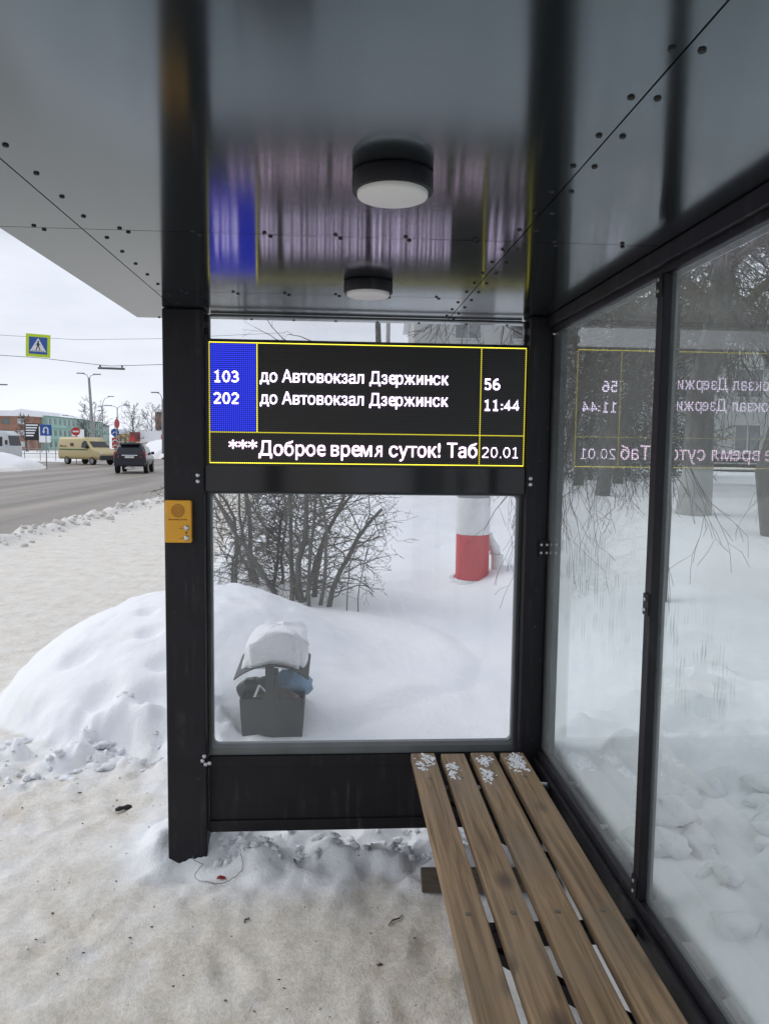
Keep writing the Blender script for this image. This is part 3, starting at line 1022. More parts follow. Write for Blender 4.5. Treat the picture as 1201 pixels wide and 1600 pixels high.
def letters(t, x, z, width, cap, m, name='lettering', off=.0):
    """text on the screen: x of its left edge, z of its baseline; the letters н and я are drawn by hand"""
    t = t.replace('е', 'e')            # the round e of the same face
    safe = t.replace('н', 'п').replace('я', 'п')
    VV, FF, n0 = [], [], 0

    def add(V, F):
        nonlocal n0
        VV.append(V); FF.extend([tuple(k + n0 for k in f) for f in F]); n0 += len(V)
    k = 0
    while k < len(t):
        ox = origin(safe[:k])
        if t[k] in 'няe':
            if t[k] == 'н':
                sw = PH * .19
                for a, b_, c_, d in ((PX0, PX0 + sw, 0, PH), (PX1 - sw, PX1, 0, PH), (PX0 + sw, PX1 - sw, PH * .41, PH * .58)):
                    add(np.array([(a, c_), (b_, c_), (b_, d), (a, d)]) + (ox, 0), [(0, 1, 2, 3)])
            elif t[k] == 'e':
                V, F = glyphs('e')
                V = (V - V.min(0)) / np.ptp(V, axis=0)
                add(V * (PX1 - PX0 + .03, PH * 1.04) + (PX0 - .015 + ox, -.02 * PH), F)
            else:
                V, F = glyphs('R')
                u = (V[:, 0] - V[:, 0].min()) / np.ptp(V[:, 0])
                add(np.stack([PX1 - u * (PX1 - PX0) + ox, V[:, 1] / V[:, 1].max() * PH], 1), F)
            k += 1
            continue
        e = k
        while e < len(t) and t[e] not in 'няe':
            e += 1
        V, F = glyphs(t[k:e])
        if len(V): add(V + (ox, 0), F)
        k = e
    V = np.concatenate(VV)
    V[:, 0] -= V[:, 0].min()
    V[:, 0] *= width / V[:, 0].max()
    V[:, 1] *= cap / .72
    q = MB()
    for k, (dx, dz) in enumerate(((-1, -.5), (-.33, .5), (.33, -.5), (1, .5), (0, 0)) if off else ((0, 0),)):
        W = np.stack([V[:, 0] + x + dx * off, np.full(len(V), YL - .003 - .00015 * k), V[:, 1] + z + dz * off], 1) - np.array(L0)
        q.poly(W.tolist(), FF)
    return q.build(name, m, disp)


BO = .0009
# digits drawn as broad strokes in a unit cell (u 0..1, v 0..1.4)
def arc(cx, cy, rx, ry, a0, a1, n=10):
    return [(cx + rx * math.cos(R(a0 + (a1 - a0) * k / n)), cy + ry * math.sin(R(a0 + (a1 - a0) * k / n))) for k in range(n + 1)]


DIG = {
    '0': [arc(.5, .7, .38, .62, 90, 450, 22)],
    '1': [[(.18, 1.12), (.52, 1.33), (.52, .07)], [(.16, .07), (.86, .07)]],
    '2': [arc(.46, .97, .36, .35, 160, -25, 10) + [(.12, .10)], [(.10, .08), (.88, .08)]],
    '3': [arc(.44, 1.01, .34, .31, 150, -90, 10), arc(.44, .39, .40, .32, 90, -155, 12), [(.32, .70), (.48, .70)]],
    '4': [[(.68, .02), (.68, 1.32), (.08, .38), (.94, .38)]],
    '5': [[(.82, 1.32), (.22, 1.32), (.18, .78)] + arc(.45, .44, .40, .37, 120, -150, 12)],
    '6': [arc(.50, .42, .36, .36, 180, 540, 16), [(.14, .45), (.16, .80)] + arc(.60, .84, .44, .48, 175, 75, 8)],
    '.': [[(.22, -.02), (.22, .20)]],
    ':': [[(.22, .10), (.22, .32)], [(.22, .70), (.22, .92)]],
}


def digits(txt, x, z, size, m, weight=.235, adv=1.12, name='lettering'):
    q = MB()
    hw = weight * size / 2
    k = 0
    for ch in txt:
        for st in DIG[ch]:
            P = [Vector((x + u * size, z + v * size)) for u, v in st]
            n = len(P)
            Lf, Rt = [], []
            for i_, p in enumerate(P):
                a = (p - P[i_ - 1]).normalized() if i_ else (P[1] - P[0]).normalized()
                b_ = (P[i_ + 1] - p).normalized() if i_ < n - 1 else a
                t2 = a + b_
                t2 = t2.normalized() if t2.length > 1e-3 else a
                nn = Vector((-t2.y, t2.x)) / max(.55, t2.dot(a))
                Lf.append(p + nn * hw); Rt.append(p - nn * hw)
            yy = YL - .003 - .0001 * (k % 7)
            k += 1
            V = [(v_.x - L0.x, yy - L0.y, v_.y - L0.z) for v_ in Lf + Rt]
            q.poly(V, [(i_, i_ + 1, n + i_ + 1, n + i_) for i_ in range(n - 1)])
        x += size * (adv if ch not in '.:' else .52)
    return q.build(name, m, disp)


letters('до Автовокзал Дзержинск', -.291, 1.9135, .722, .046, LW, off=BO)
letters('до Автовокзал Дзержинск', -.291, 1.8305, .722, .046, LW, off=BO)
digits('103', -.467, 1.910, .0300, LW)
digits('202', -.467, 1.828, .0300, LW)
digits('56', .571, 1.898, .0300, LW)
digits('11:44', .571, 1.818, .0290, LW)
for k in range(3):
    letters('*', -.410 + .037 * k, 1.636, .033, .056, LP, off=BO)
letters('Доброе время суток! Таб', -.296, 1.634, .845, .056, LP, off=BO)
digits('20.01', .567, 1.634, .0305, LW, .14)

# ------------------------------------------------------------------ yellow call box on the left post
YEL = mat('yellow_enamel', (.86, .42, .025), .4, 0, .08, 12)
YELD = mat('worn_yellow_print', (.40, .15, .02), .6)
BTN = mat('steel_button', (.6, .6, .58), .25, .9, .1, 30)
REDL = mat('dull_red_plastic', (.25, .03, .02), .4)
ib = thing('call_box', 'small yellow call box with two steel buttons on the left post', 'intercom', (-.594, 2.923, 1.30))
q = MB(); q.box(-.049, .049, -.028, 0, 0, .160)
q.build('case', YEL, ib, bevel=.004)
q = MB()
for r in (.006, .012, .018, .0235):
    N = 24
    L = [[((rr) * math.cos(2 * PI * k / N), yy, .122 + rr * math.sin(2 * PI * k / N)) for k in range(N)] for rr, yy in ((r - .0012, -.0283), (r - .0012, -.0292), (r + .0012, -.0292), (r + .0012, -.0283))]
    q.ring(L, 0, False)
q.build('speaker_grille', YELD, ib)
q = MB()
for x0, x1 in ((-.036, -.020), (-.018, .004), (.008, .018), (.020, .034)):
    q.box(x0, x1, -.0292, -.0283, .086, .0905)
q.build('printed_line', YELD, ib)
for z in (.054, .016):
    q = MB(); q.box(.004, .016, -.0292, -.0283, z, z + .002); q.build('printed_mark', YELD, ib)
for z in (.057, .019):
    q = MB(); q.tube([(.031, -.0283, z), (.031, -.033, z), (.031, -.036, z)], [.0105, .0100, .006], 16)
    q.build('button', BTN, ib)
q = MB(); q.tube([(.031, -.0283, .038), (.031, -.031, .038)], [.004, .003], 10)
q.build('indicator', REDL, ib)

# ------------------------------------------------------------------ bench
bn = thing('bench', 'long wooden slatted bench on black brackets along the glass wall', 'bench', (.53, 1.0, 0))
pw, pg = .095, .0243
for k in range(4):
    x0 = .305 + k * (pw + pg)
    yend = 2.918 + (.004, -.004, .002, -.003)[k]
    q = MB(); q.box(x0 - .53, x0 + pw - .53, -1.9, yend - 1.0, .419, .455)
    q.build('slat', WOOD, bn, bevel=.005)
    # countersunk screw heads, two boards' width apart
screw = mat('dull_screw', (.16, .145, .12), .5, .6)
for y in (2.69, 1.87, .85):
    q = MB()
    q.box(.345, .80, y - .02, y + .02, .372, .4185)
    q.build('cross_bar', BLACK2, bn, bevel=.003, loc=(-.53, -1.0, 0))
    q = MB()
    P = [(.36, .3715), (.405, .3715), (.834, .135), (.834, .085), (.82, .085)]
    q.prism(P, lambda u, v, d: (u, d, v), y - .018, y + .018)
    q.build('brace', BLACK2, bn, loc=(-.53, -1.0, 0))
    for k in range(4):
        q = MB(); q.cyl((.305 + k * (pw + pg) + pw / 2, y + .0, .4552), (0, 0, 1), .0075, .0012, 12)
        q.build('screw_head', screw, bn, loc=(-.53, -1.0, 0))

# thin snow lying on the bench ends
sn = MB()
rs = random.Random(3)
for k, n in ((0, 3), (1, 3), (2, 5), (3, 6)):
    for c_ in range(n):
        xc = .305 + k * (pw + pg) + rs.uniform(.015, pw - .015)
        yc = 2.89 - (abs(rs.gauss(0, .10)) if k != 2 else rs.uniform(.02, .26))
        for i in range(26):
            x, y = xc + rs.gauss(0, .014), yc + rs.gauss(0, .022)
            if not (.313 + k * (pw + pg) < x < .297 + k * (pw + pg) + pw) or y > 2.91: continue
            r = rs.uniform(.0022, .0075)
            sn.blob((x, y, .4552), r, i + 40 * c_ + 300 * k, .7, (1, 1.4, .30), 7)
for i in range(26):
    x = rs.uniform(.36, .80)
    inside = any(.305 + k * (pw + pg) - .004 < x < .305 + k * (pw + pg) + pw + .004 for k in range(4))
    if not inside:
        sn.blob((x, 2.69 + rs.uniform(-.015, .015), .421), .010, 900 + i, .5, (1, 1, .6), 8)
tag(sn.build('bench_snow', SNOWC), 'thin crumbs of snow left on the far end of the bench', 'snow', kind='stuff')

# ------------------------------------------------------------------ litter on the floor
OLDW = mat('old_grey_board', (.11, .085, .065), .8, 0, .35, 8, .4, 30, stretch=(1, 6, 1))
q = MB(); q.box(-.25, .25, -.06, .06, 0, .03)
o = q.build('loose_board', OLDW, bevel=.004)
o.location = (.58, 2.70, .036); o.rotation_euler = (R(2), R(-1), R(-4))
tag(o, 'weathered grey board lying in the snow under the bench', 'board')
DARK = mat('black_rubber', (.01, .01, .012), .5)
q = MB()
q.tube([(-.036, 0, .010), (-.02, .001, .012), (0, .003, .011), (.018, .001, .012), (.036, -.002, .010)], [.006, .011, .008, .012, .007], 10)
o = q.build('lost_glove', DARK); o.location = (-.956, 3.40, gz(-.956, 3.40) - .002); o.rotation_euler = (0, 0, R(25))
tag(o, 'small black crumpled scrap lying on the trodden snow left of the post', 'scrap')
REDW = mat('red_foil', (.30, .03, .03), .35, 0, .3, 30)
q = MB(); q.poly([(-.028, -.012, .006), (-.01, -.016, .012), (.012, -.010, .005), (.03, -.013, .010), (-.026, .010, .010), (-.008, .013, .018), (.010, .012, .012), (.026, .014, .006)], [(0, 1, 5, 4), (1, 2, 6, 5), (2, 3, 7, 6)])
o = q.build('wrapper', REDW); o.location = (-.425, 2.79, gz(-.425, 2.79) + .003)
o.scale = (.6, .6, .6)
sol = o.modifiers.new('s', 'SOLIDIFY'); sol.thickness = .002
tag(o, 'torn red wrapper lying in the snow below the end wall', 'wrapper')
WIRE = mat('grey_wire', (.22, .22, .22), .4, .5)
q = MB()
pts = []
for k in range(30):
    a = k / 29 * 4.4
    x, y = -.44 + .09 * math.cos(a + 2.4), 2.83 + .075 * math.sin(a + 2.4)
    pts.append((x, y, gz(x, y) + .010 + .004 * math.sin(3 * a)))
pts = [(-.56, 2.93, .05), (-.55, 2.90, gz(-.55, 2.9) + .02)] + pts
q.tube(pts, .0014, 6)
tag(q.build('wire_loop', WIRE), 'loop of thin grey wire lying beside the left post', 'wire')
ORG = mat('orange_peel', (.45, .17, .05), .5, 0, .3, 40)
q = MB(); q.blob((0, 0, .008), .02, 5, .5, (1.2, .8, .45), 10)
o = q.build('orange_peel', ORG); o.location = (.345, 1.615, gz(.345, 1.615))
tag(o, 'bit of orange peel on the snow seen between bench slats', 'peel')
GRN = mat('green_plastic', (.16, .42, .05), .4)
q = MB(); q.blob((0, 0, .006), .022, 8, .5, (1.3, .7, .3), 10)
o = q.build('green_wrapper', GRN); o.location = (.385, 1.52, gz(.385, 1.52))
tag(o, 'crumpled bright green wrapper below the bench slats', 'wrapper')
tw = [(-.30, 2.55, 1.1), (-.15, 2.87, 2.0), (-.95, 4.0, .3), (.22, 2.52, .8)]
for i, (x, y, a) in enumerate(tw):
    L = (.015, .022, .03, .04)[i]
    q = MB()
    z = gz(x, y)
    q.tube([(-L, 0, .004), (-L * .3, .006, .007), (L * .4, -.004, .006), (L, .003, .004)], [.002, .003, .0026, .0014], 6)
    if i % 2 == 0: q.tube([(0, 0, .006), (L * .3, L * .35, .008)], [.002, .001], 5)
    o = q.build('twig', TWIG); o.location = (x, y, z); o.rotation_euler = (0, 0, a)
    tag(o, ('small dark twig lying on trodden snow in front of the end wall'), 'twig', 'broken twigs on the trodden snow')

# ------------------------------------------------------------------ plants
def grow(mb, p, d, length, rad, depth, rr, gravity=0., spread=.6, nseg=4, kids=3, mi=0, wig=.18, shrink=.68, minr=.0015, sides=5):
    pts, rads = [p], [rad]
    cur, dirv = Vector(p), Vector(d).normalized()
    step = length / nseg
    for s in range(nseg):
        dirv = (dirv + Vector((rr.gauss(0, wig), rr.gauss(0, wig), rr.gauss(0, wig) - gravity))).normalized()
        cur = cur + dirv * step
        pts.append(tuple(cur)); rads.append(max(minr, rad * (1 - .45 * (s + 1) / nseg)))
        if depth > 0 and s >= (1 if nseg > 2 else 0):
            for _ in range(kids if s == nseg - 1 else max(1, kids - 1)):
                if rr.random() < .8:
                    side = Vector((rr.gauss(0, 1), rr.gauss(0, 1), rr.gauss(0, .7)))
                    nd = (dirv + side * spread).normalized()
                    grow(mb, tuple(cur), nd, length * shrink * rr.uniform(.6, 1.1), rads[-1] * .62, depth - 1, rr, gravity * 1.25, spread, max(2, nseg - 1), kids, mi, wig, shrink, minr, sides)
    mb.tube(pts, rads, sides if rad > .012 else 3, mi, False)


# the shrub seen through the end pane
def shrub(loc, label, seed, stems, h, nl=14):
    t = thing('shrub', label, 'shrub', loc)
    st, tg = MB(), MB()
    rr = random.Random(seed)
    for (dx, dy, ax, ay, L, r) in stems:
        grow(st, (dx, dy, -.1), (ax, ay, 1), L, r, 0, rr, -.02, .5, 6, 0, wig=.16)
        # limbs
        c, dv = Vector((dx, dy, -.1)), Vector((ax, ay, 1)).normalized()
        for k in range(nl):
            f = .10 + .85 * k / nl
            p = c + dv * L * f
            a = rr.uniform(0, 6.28)
            grow(tg, tuple(p), (math.cos(a) + ax, math.sin(a) * .8, rr.uniform(.0, .8)), rr.uniform(.28, .62) * h, max(.006, r * .28), 3, rr, .02, .62, 4, 2, wig=.25, shrink=.58, minr=.0019)
    st.build('stem', BARK, t); tg.build('twigs', TWIG, t)
    return t


shrub((-.30, 6.9, .30), 'bare many stemmed dark shrub standing in the snow behind the end pane', 21,
      [(-.10, 0, -.10, .05, 1.3, .026), (0, .05, -.05, .1, 1.3, .034), (.06, -.05, .1, .0, 1.2, .020), (.16, .0, .10, 0, 1.2, .021), (.24, -.05, .42, -.05, 1.05, .028), (-.20, .1, -.25, .1, 1.2, .025), (.1, .2, .15, .2, 1.4, .03), (.02, .1, .03, 0, 1.3, .02), (-.05, .1, -.12, .2, 1.3, .02)], .85, 18)
shrub((-.86, 7.7, .24), 'dense dark bare shrub at the left edge of the end pane', 22,
      [(-.15, 0, -.12, .1, 1.2, .022), (.05, .1, -.05, .1, 1.4, .03), (.2, -.05, .12, -.1, 1.2, .022), (.0, .2, .0, .3, 1.4, .022), (.3, .1, .25, .0, 1.1, .018), (-.2, .1, -.15, .0, 1.1, .016), (.1, 0, .1, .1, 1.3, .02)], .72, 24)
for (x, y, h_, sd, lb) in ((.10, 6.6, .62, 4, 'thin bare sapling poking out of the snow beside the shrub'),
                           (.20, 6.5, .66, 9, 'slender forked sapling in the snow nearer to the striped pole'),):
    t = thing('sapling', lb, 'sapling', (x, y, gz(x, y) - .03))
    q = MB(); grow(q, (0, 0, 0), (rng.uniform(-.1, .2), 0, 1), h_, .007, 1, random.Random(sd), -.02, .5, 5, 1, wig=.1, shrink=.4, minr=.002)
    q.build('stem', TWIG, t)


def tree(loc, label, seed, h, r, lean=(0, 0), depth=4, kids=2, grav=0., wmat=None, tmat=None, group=None, first=.35, limbs=9, spread=.55, ll=.45, minr=.004, name='tree'):
    t = thing(name, label, 'tree', loc, 0, group)
    rr = random.Random(seed)
    q = MB()
    pts, rads = [], []
    for k in range(9):
        f = k / 8
        pts.append((lean[0] * f * h + rr.gauss(0, .012 * h) * (0 < k), lean[1] * f * h + rr.gauss(0, .012 * h) * (0 < k), -.3 + f * (h + .3)))
        rads.append(r * (1 - .75 * f) * (1.18 if k == 0 else 1))
    q.tube(pts, rads, 12, 0, True)
    q.build('trunk', wmat or BARK, t)
    c = MB()
    for k in range(limbs):
        f = first + (1 - first) * (k + .5) / limbs
        i = min(7, int(f * 8)); u = f * 8 - i
        p = Vector(pts[i]).lerp(Vector(pts[i + 1]), u)
        a = k * 2.4 + rr.uniform(-.5, .5)
        grow(c, tuple(p), (math.cos(a), math.sin(a), .55 + .5 * f), h * ll * (1.15 - .65 * f) * rr.uniform(.8, 1.15), r * (1 - .72 * f) * .42, depth - 1, rr, grav, spread, 4, kids, minr=minr, shrink=.62)
    c.build('crown', tmat or TWIG, t)
    return t


def whitewashed(zl):
    m = mat('whitewashed_bark', (.11, .103, .098), .85, 0, .4, 7, .6, 40, bdist=.02, stretch=(1, 1, .35))
    n, l = m.node_tree.nodes, m.node_tree.links
    b_ = n['Principled BSDF']
    src = b_.inputs['Base Color'].links[0].from_socket
    tcn = n.new('ShaderNodeTexCoord'); sp = n.new('ShaderNodeSeparateXYZ'); l.new(tcn.outputs['Object'], sp.inputs[0])
    mr = n.new('ShaderNodeMapRange'); mr.inputs[1].default_value = zl + .06; mr.inputs[2].default_value = zl - .06; mr.inputs[4].default_value = .85
    l.new(sp.outputs[2], mr.inputs[0])
    mx_ = n.new('ShaderNodeMix'); mx_.data_type = 'RGBA'; mx_.inputs[7].default_value = (.42, .43, .42, 1)
    l.new(mr.outputs[0], mx_.inputs[0]); l.new(src, mx_.inputs[6]); l.new(mx_.outputs[2], b_.inputs['Base Color'])
    return m


tree((5.55, 11.5, .55), 'old leaning tree with whitewashed lower trunk outside the second glass pane', 51, 9.0, .25, (.055, .02), 5, 2, .05, whitewashed(.85), None, None, .30, 12, .55, .34, minr=.005)
tree((5.35, 15, .60), 'slim tree standing in the snow outside the first glass pane', 52, 7.5, .14, (.05, .02), 5, 3, .03, None, None, None, .25, 12, .6, .36, minr=.006)
tree((5.6, 9.2, .75), 'dark spreading tree at the right edge of the glass wall', 53, 7.5, .17, (-.01, .05), 5, 2, .04, None, None, None, .22, 12, .6, .40, minr=.005)
t = thing('weeping_tree', 'weeping tree with long drooping twigs right outside the mullion of the glass wall', 'tree', (2.70, 6.1, .40))
q = MB(); q.tube([(0, 0, -.3), (.02, .01, .8), (-.02, .03, 1.7), (.03, .0, 2.6), (.0, .05, 3.4)], [.062, .055, .048, .036, .02], 10); q.build('trunk', BARK, t)
q = MB(); rw = random.Random(12)
for k in range(17):
    z0 = 1.7 + 1.6 * k / 17
    a = (PI + rw.gauss(0, .8)) if k % 3 else rw.uniform(0, 6.28)
    p, d, L = Vector((0, 0, z0)), Vector((math.cos(a), math.sin(a) * .8, .75)).normalized(), rw.uniform(1.1, 2.1)
    pts, n_ = [p], 9
    for s_ in range(n_):
        d = (d + Vector((rw.gauss(0, .14), rw.gauss(0, .14), -.26 - .03 * s_ + rw.gauss(0, .1)))).normalized()
        p = p + d * L / n_
        pts.append(p)
        if s_ > 1:
            for _ in range(3):
                nd = (d + Vector((rw.gauss(0, .6), rw.gauss(0, .6), rw.gauss(-.1, .4)))).normalized()
                grow(q, tuple(p), nd, rw.uniform(.25, .75), .005, 2, rw, .16, .5, 4, 2, wig=.16, shrink=.55, minr=.0017)
    q.tube(pts, [max(.004, .019 * (1 - .75 * m_ / n_)) for m_ in range(n_ + 1)], 6, 0, False)
q.build('crown', TWIG, t)
G2 = 'bare trees in front of the grey building'
tree((1.3, 21, .5), 'slender bare tree seen through the glass strip over the display', 54, 9.5, .12, (0, 0), 4, 2, 0, None, None, G2, .3, 12, .55, .34)
for i, (x, y, h_, lb) in enumerate(((7.6, 20.0, 8.0, 'bare tree left of the old leaning one, before the grey building'),
                                    (9.8, 15.5, 8.5, 'tall bare tree with a broad crown right of the old leaning one'),
                                    (6.1, 19.0, 7.0, 'thin bare tree close to the corner post, before the grey building'),
                                    (12.5, 19.5, 9.0, 'farthest right bare tree before the grey building'))):
    tree((x, y, .5), lb, 60 + i, h_, .14, (rng.uniform(-.04, .04), 0), 5, 3, .0, None, None, G2, .16, 13, .6, .36, minr=.009)
# evergreens
def spruce(loc, label, h_, r, seed):
    t = thing('spruce', label, 'tree', loc, 0, 'dark spruces before the grey building')
    q = MB(); q.tube([(0, 0, -.3), (0, 0, h_)], [.10, .02], 8); q.build('trunk', BARK, t)
    rr = random.Random(seed); c = MB(); sn_ = MB()
    n = 0
    z = .35
    while z < h_ - .1:
        f = 1 - z / h_
        for k in range(int(7 + 12 * f)):
            a = rr.uniform(0, 6.28); L = r * (f ** .8) * rr.uniform(.6, 1.1) + .12
            ca, sa = math.cos(a), math.sin(a)
            zz = z + rr.uniform(-.1, .1)
            for s in range(int(6 + L * 9)):
                g = (s + rr.random()) / (6 + L * 9)
                px, py, pz = ca * L * g, sa * L * g, zz - .35 * L * g * g + rr.gauss(0, .03)
                w_ = rr.uniform(.04, .10); b_ = rr.gauss(0, 1.1); l_ = rr.uniform(.10, .24)
                d1 = Vector((math.cos(a + b_), math.sin(a + b_), rr.uniform(-.7, .1))).normalized() * l_
                d2 = Vector((-d1.y, d1.x, rr.gauss(0, .05))).normalized() * w_ * .4
                P = Vector((px, py, pz))
                (sn_ if rr.random() < .16 else c).poly([tuple(P), tuple(P + d1 * .6 + d2), tuple(P + d1), tuple(P + d1 * .6 - d2)], [(0, 1, 2, 3)])
        z += .17
    c.build('crown', NEEDLE, t); sn_.build('snow_on_branches', SNOWC, t)


NEEDLE = mat('spruce_needles', (.018, .028, .020), .8, 0, .4, 5)
spruce((8.0, 23.5, .5), 'dark snow dusted spruce left of the slim tree beyond the first glass pane', 7.0, 1.9, 1)
spruce((10.2, 26.0, .5), 'dark snow dusted spruce beyond the mullion, behind the slim tree', 7.6, 2.0, 2)
spruce((12.5, 27.5, .5), 'dark snow dusted spruce behind the old leaning tree', 6.5, 1.9, 3)

# ------------------------------------------------------------------ striped pole, bent vent pipe, litter bin behind the end wall
WPAINT = mat('worn_white_paint', (.72, .73, .73), .5, 0, .1, 9)
RPAINT = mat('red_reflective_band', (.52, .05, .06), .45, 0, .1, 9)
GPAINT = mat('grey_paint', (.30, .31, .32), .5, 0, .1, 9)
px_, py_ = 1.493, 8.15
t = thing('striped_pole', 'thick white pole with a broad red band standing in the snow', 'pole', (px_, py_, .165))
for nm, z0, z1, m, r in (('white_band', -.15, .085, WPAINT, .182), ('red_band', .087, .575, RPAINT, .181), ('white_band', .577, .975, WPAINT, .182), ('shaft', .977, 1.35, GPAINT, .178)):
    q = MB(); q.cyl((0, 0, z0), (0, 0, 1), r, z1 - z0, 40)
    q.build(nm, m, t, bevel=.003)
q = MB(); q.tube([(0, 0, 1.351), (0, 0, 1.40), (0, 0, 1.42)], [.185, .185, .12], 40)
q.build('cap', GPAINT, t)
t = thing('vent_pipe', 'low white bent pipe standing right beside the striped pole', 'pipe', (1.79, 8.25, .18))
q = MB(); q.cyl((.0, 0, -.1), (0, 0, 1), .068, .42, 24)
q.build('lower_pipe', WPAINT, t, bevel=.003)
q = MB(); q.tube([(-.02, .02, .3215), (-.025, .02, .38), (-.07, .03, .44), (-.10, .03, .52), (-.10, .03, .56)], [.06, .062, .06, .05, .045], 18)
q.build('bent_top', WPAINT, t)
q = MB()
for i in range(11):
    a = rng.uniform(0, 6.28)
    q.blob((px_ + .22 * math.cos(a), py_ + .22 * math.sin(a), gz(px_, py_) + .005), rng.uniform(.015, .035), 80 + i, .4, (1, 1, .7), 8)
tag(q.build('snow_lumps', SNOWC), kind='stuff')

BINM = mat('dark_grey_bin_steel', (.030, .032, .037), .5, .2, .35, 10, .15, 60)
bx_, by_ = -.332, 4.12
tb = thing('litter_bin', 'square dark grey litter bin under a small curved hood, standing in the snow', 'litter bin', (bx_, by_, 0))
def loop_(w, d, z): return [(-w, -d, z), (w, -d, z), (w, d, z), (-w, d, z)]
q = MB()
q.ring([loop_(.148, .13, -.12), loop_(.172, .152, .325), loop_(.166, .146, .327), loop_(.158, .138, .16)], 0, True, False)
q.build('bin_box', BINM, tb, bevel=.003)
for y0 in (-.168, .153):
    q = MB(); q.box(-.034, .012, y0, y0 + .012, .20, .522); q.build('upright', BINM, tb, bevel=.002)
q = MB(); q.box(.014, .034, -.164, -.157, .27, .520)
q.build('upright', BINM, tb, bevel=.002)
q = MB()
N = 14
top, bot = [], []
for k in range(N + 1):
    u = -1 + 2 * k / N
    x = .195 * u
    z = .545 - .072 * abs(u) ** 2.2
    top.append((x, z)); bot.append((x * .985, z - .006))
P = top + bot[::-1]
q.prism(P, lambda u, v, d: (u, d, v - (.02 if d < 0 else 0)), -.21, .19)
q.build('hood', BINM, tb)
# snow cap on the hood
u = np.linspace(0, 1, 26)
caploops = []
for k in range(12):
    f = k / 11
    sc_ = (1 - .10 * f) if f < .62 else (.938 * max(.02, 1 - ((f - .62) / .38) ** 2.6) ** .5)
    hz = .155 * (f / .62) ** .9 if f < .62 else .155 + .030 * math.sin((f - .62) / .38 * PI / 2)
    lp = []
    for a in np.linspace(0, 2 * PI, 40, endpoint=False):
        cx_, cy_ = math.copysign(abs(math.cos(a)) ** .5, math.cos(a)), math.copysign(abs(math.sin(a)) ** .5, math.sin(a))
        wob_ = 1 + .05 * math.sin(3 * a + 4 * f) + .035 * math.sin(7 * a + 2 + 3 * f) + .022 * math.sin(13 * a + 9 * f) + .015 * math.sin(21 * a + 14 * f)
        x = .172 * cx_ * wob_ * sc_ + .030 * f
        y = .175 * cy_ * wob_ * sc_
        zb = .545 - .072 * min(1, abs(x) / .195) ** 2.2 - .014
        g = min(1, f * 1.5)
        z = zb + hz * (.66 + .38 * (x + .17) / .34) + .012 * math.sin(3 * a) * f + .008 * math.sin(8 * a + 11 * f)
        lp.append((x, y - .012, z))
    caploops.append(lp)
q = MB(); q.ring(caploops, 0, True)
o = q.build('snow_cap', SNOWC); o.location = (bx_, by_, 0)
tag(o, 'thick hump of snow lying on the litter bin hood', 'snow')
# rubbish heaped in the bin
BAGK = mat('black_bag', (.015, .016, .02), .25, 0, .3, 20, .6, 25)
BAGB = mat('blue_bag', (.13, .24, .36), .3, 0, .3, 14, .6, 22)
BAGR = mat('mixed_rubbish', (.10, .06, .065), .5, 0, .6, 24, .6, 22)
PAPW = mat('white_paper', (.6, .62, .65), .6)
for nm, c, r, sq, m, lb in (('rubbish_bag', (-.09, -.05, .345), .085, (1.0, .9, .75), BAGK, 'shiny black rubbish bag bulging from the left of the bin'),
                            ('rubbish_bag', (.085, .03, .36), .085, (1.0, .9, .95), BAGB, 'blue thin plastic bag bulging from the right of the bin'),
                            ('rubbish', (.03, -.09, .325), .06, (1.9, .8, .6), BAGR, 'brownish crumpled rubbish at the front rim of the bin')):
    q = MB(); q.blob(c, r, hash(nm) % 1 + int(abs(c[0]) * 1000), .45, sq, 18)
    o = q.build(nm, m); o.location = (bx_, by_, 0); tag(o, lb, 'rubbish')
q = MB(); q.poly([(-.10, -.13, .335), (-.088, -.132, .335), (-.06, -.135, .40), (-.072, -.133, .405), (-.02, -.13, .36), (-.03, -.128, .352)], [(0, 1, 2, 3), (3, 2, 4, 5)])
o = q.build('paper_strip', PAPW); o.location = (bx_, by_ - .012, 0)
sol = o.modifiers.new('s', 'SOLIDIFY'); sol.thickness = .002
tag(o, 'bent white strip sticking out of the black rubbish bag', 'paper')

# ------------------------------------------------------------------ grey building, park bench beyond the glass wall
GWALL = mat('grey_render', (.40, .405, .39), .85, 0, .12, .6, .2, 20)
WINF = mat('white_window_frame', (.42, .42, .41), .5)
WING = mat('dark_window_glass', (.17, .18, .185), .08, 0, .2, 2)
ROOFS = SNOWC
gb = thing('grey_building', 'grey rendered three storey building behind the trees beyond the glass wall', 'building', (4.2, 42, .3), R(-4))
q = MB(); q.box(0, 46, 0, 14, -.6, 9.6)
q.build('wall', GWALL, gb)
q = MB(); q.prism([(-.4, 9.605), (7, 12.2), (14.4, 9.605)], lambda u, v, d: (d, u, v), -.4, 46.4)
q.build('roof', ROOFS, gb)
wn = None
for fl in range(3):
    for k in range(14):
        x, z = 2.2 + k * 3.1, 1.3 + fl * 3.0
        f = MB()
        f.box(x, x + 1.5, -.05, -.003, z, z + .08); f.box(x, x + 1.5, -.05, -.003, z + 1.52, z + 1.6)
        f.box(x, x + .08, -.05, -.003, z + .081, z + 1.519); f.box(x + 1.42, x + 1.5, -.05, -.003, z + .081, z + 1.519)
        f.box(x + .71, x + .79, -.05, -.003, z + .081, z + 1.519)
        o = f.build('window', WINF, gb)
        f = MB(); f.box(x + .082, x + 1.418, -.03, -.004, z + .082, z + 1.518)
        f.build('pane', WING, o)
pb_ = thing('park_bench', 'dark slatted park bench half sunk in snow beyond the glass wall', 'bench', (10.9, 20.2, gz(10.9, 20.2) - .05), R(-25))
OLDB = mat('dark_brown_slat', (.045, .04, .038), .7)
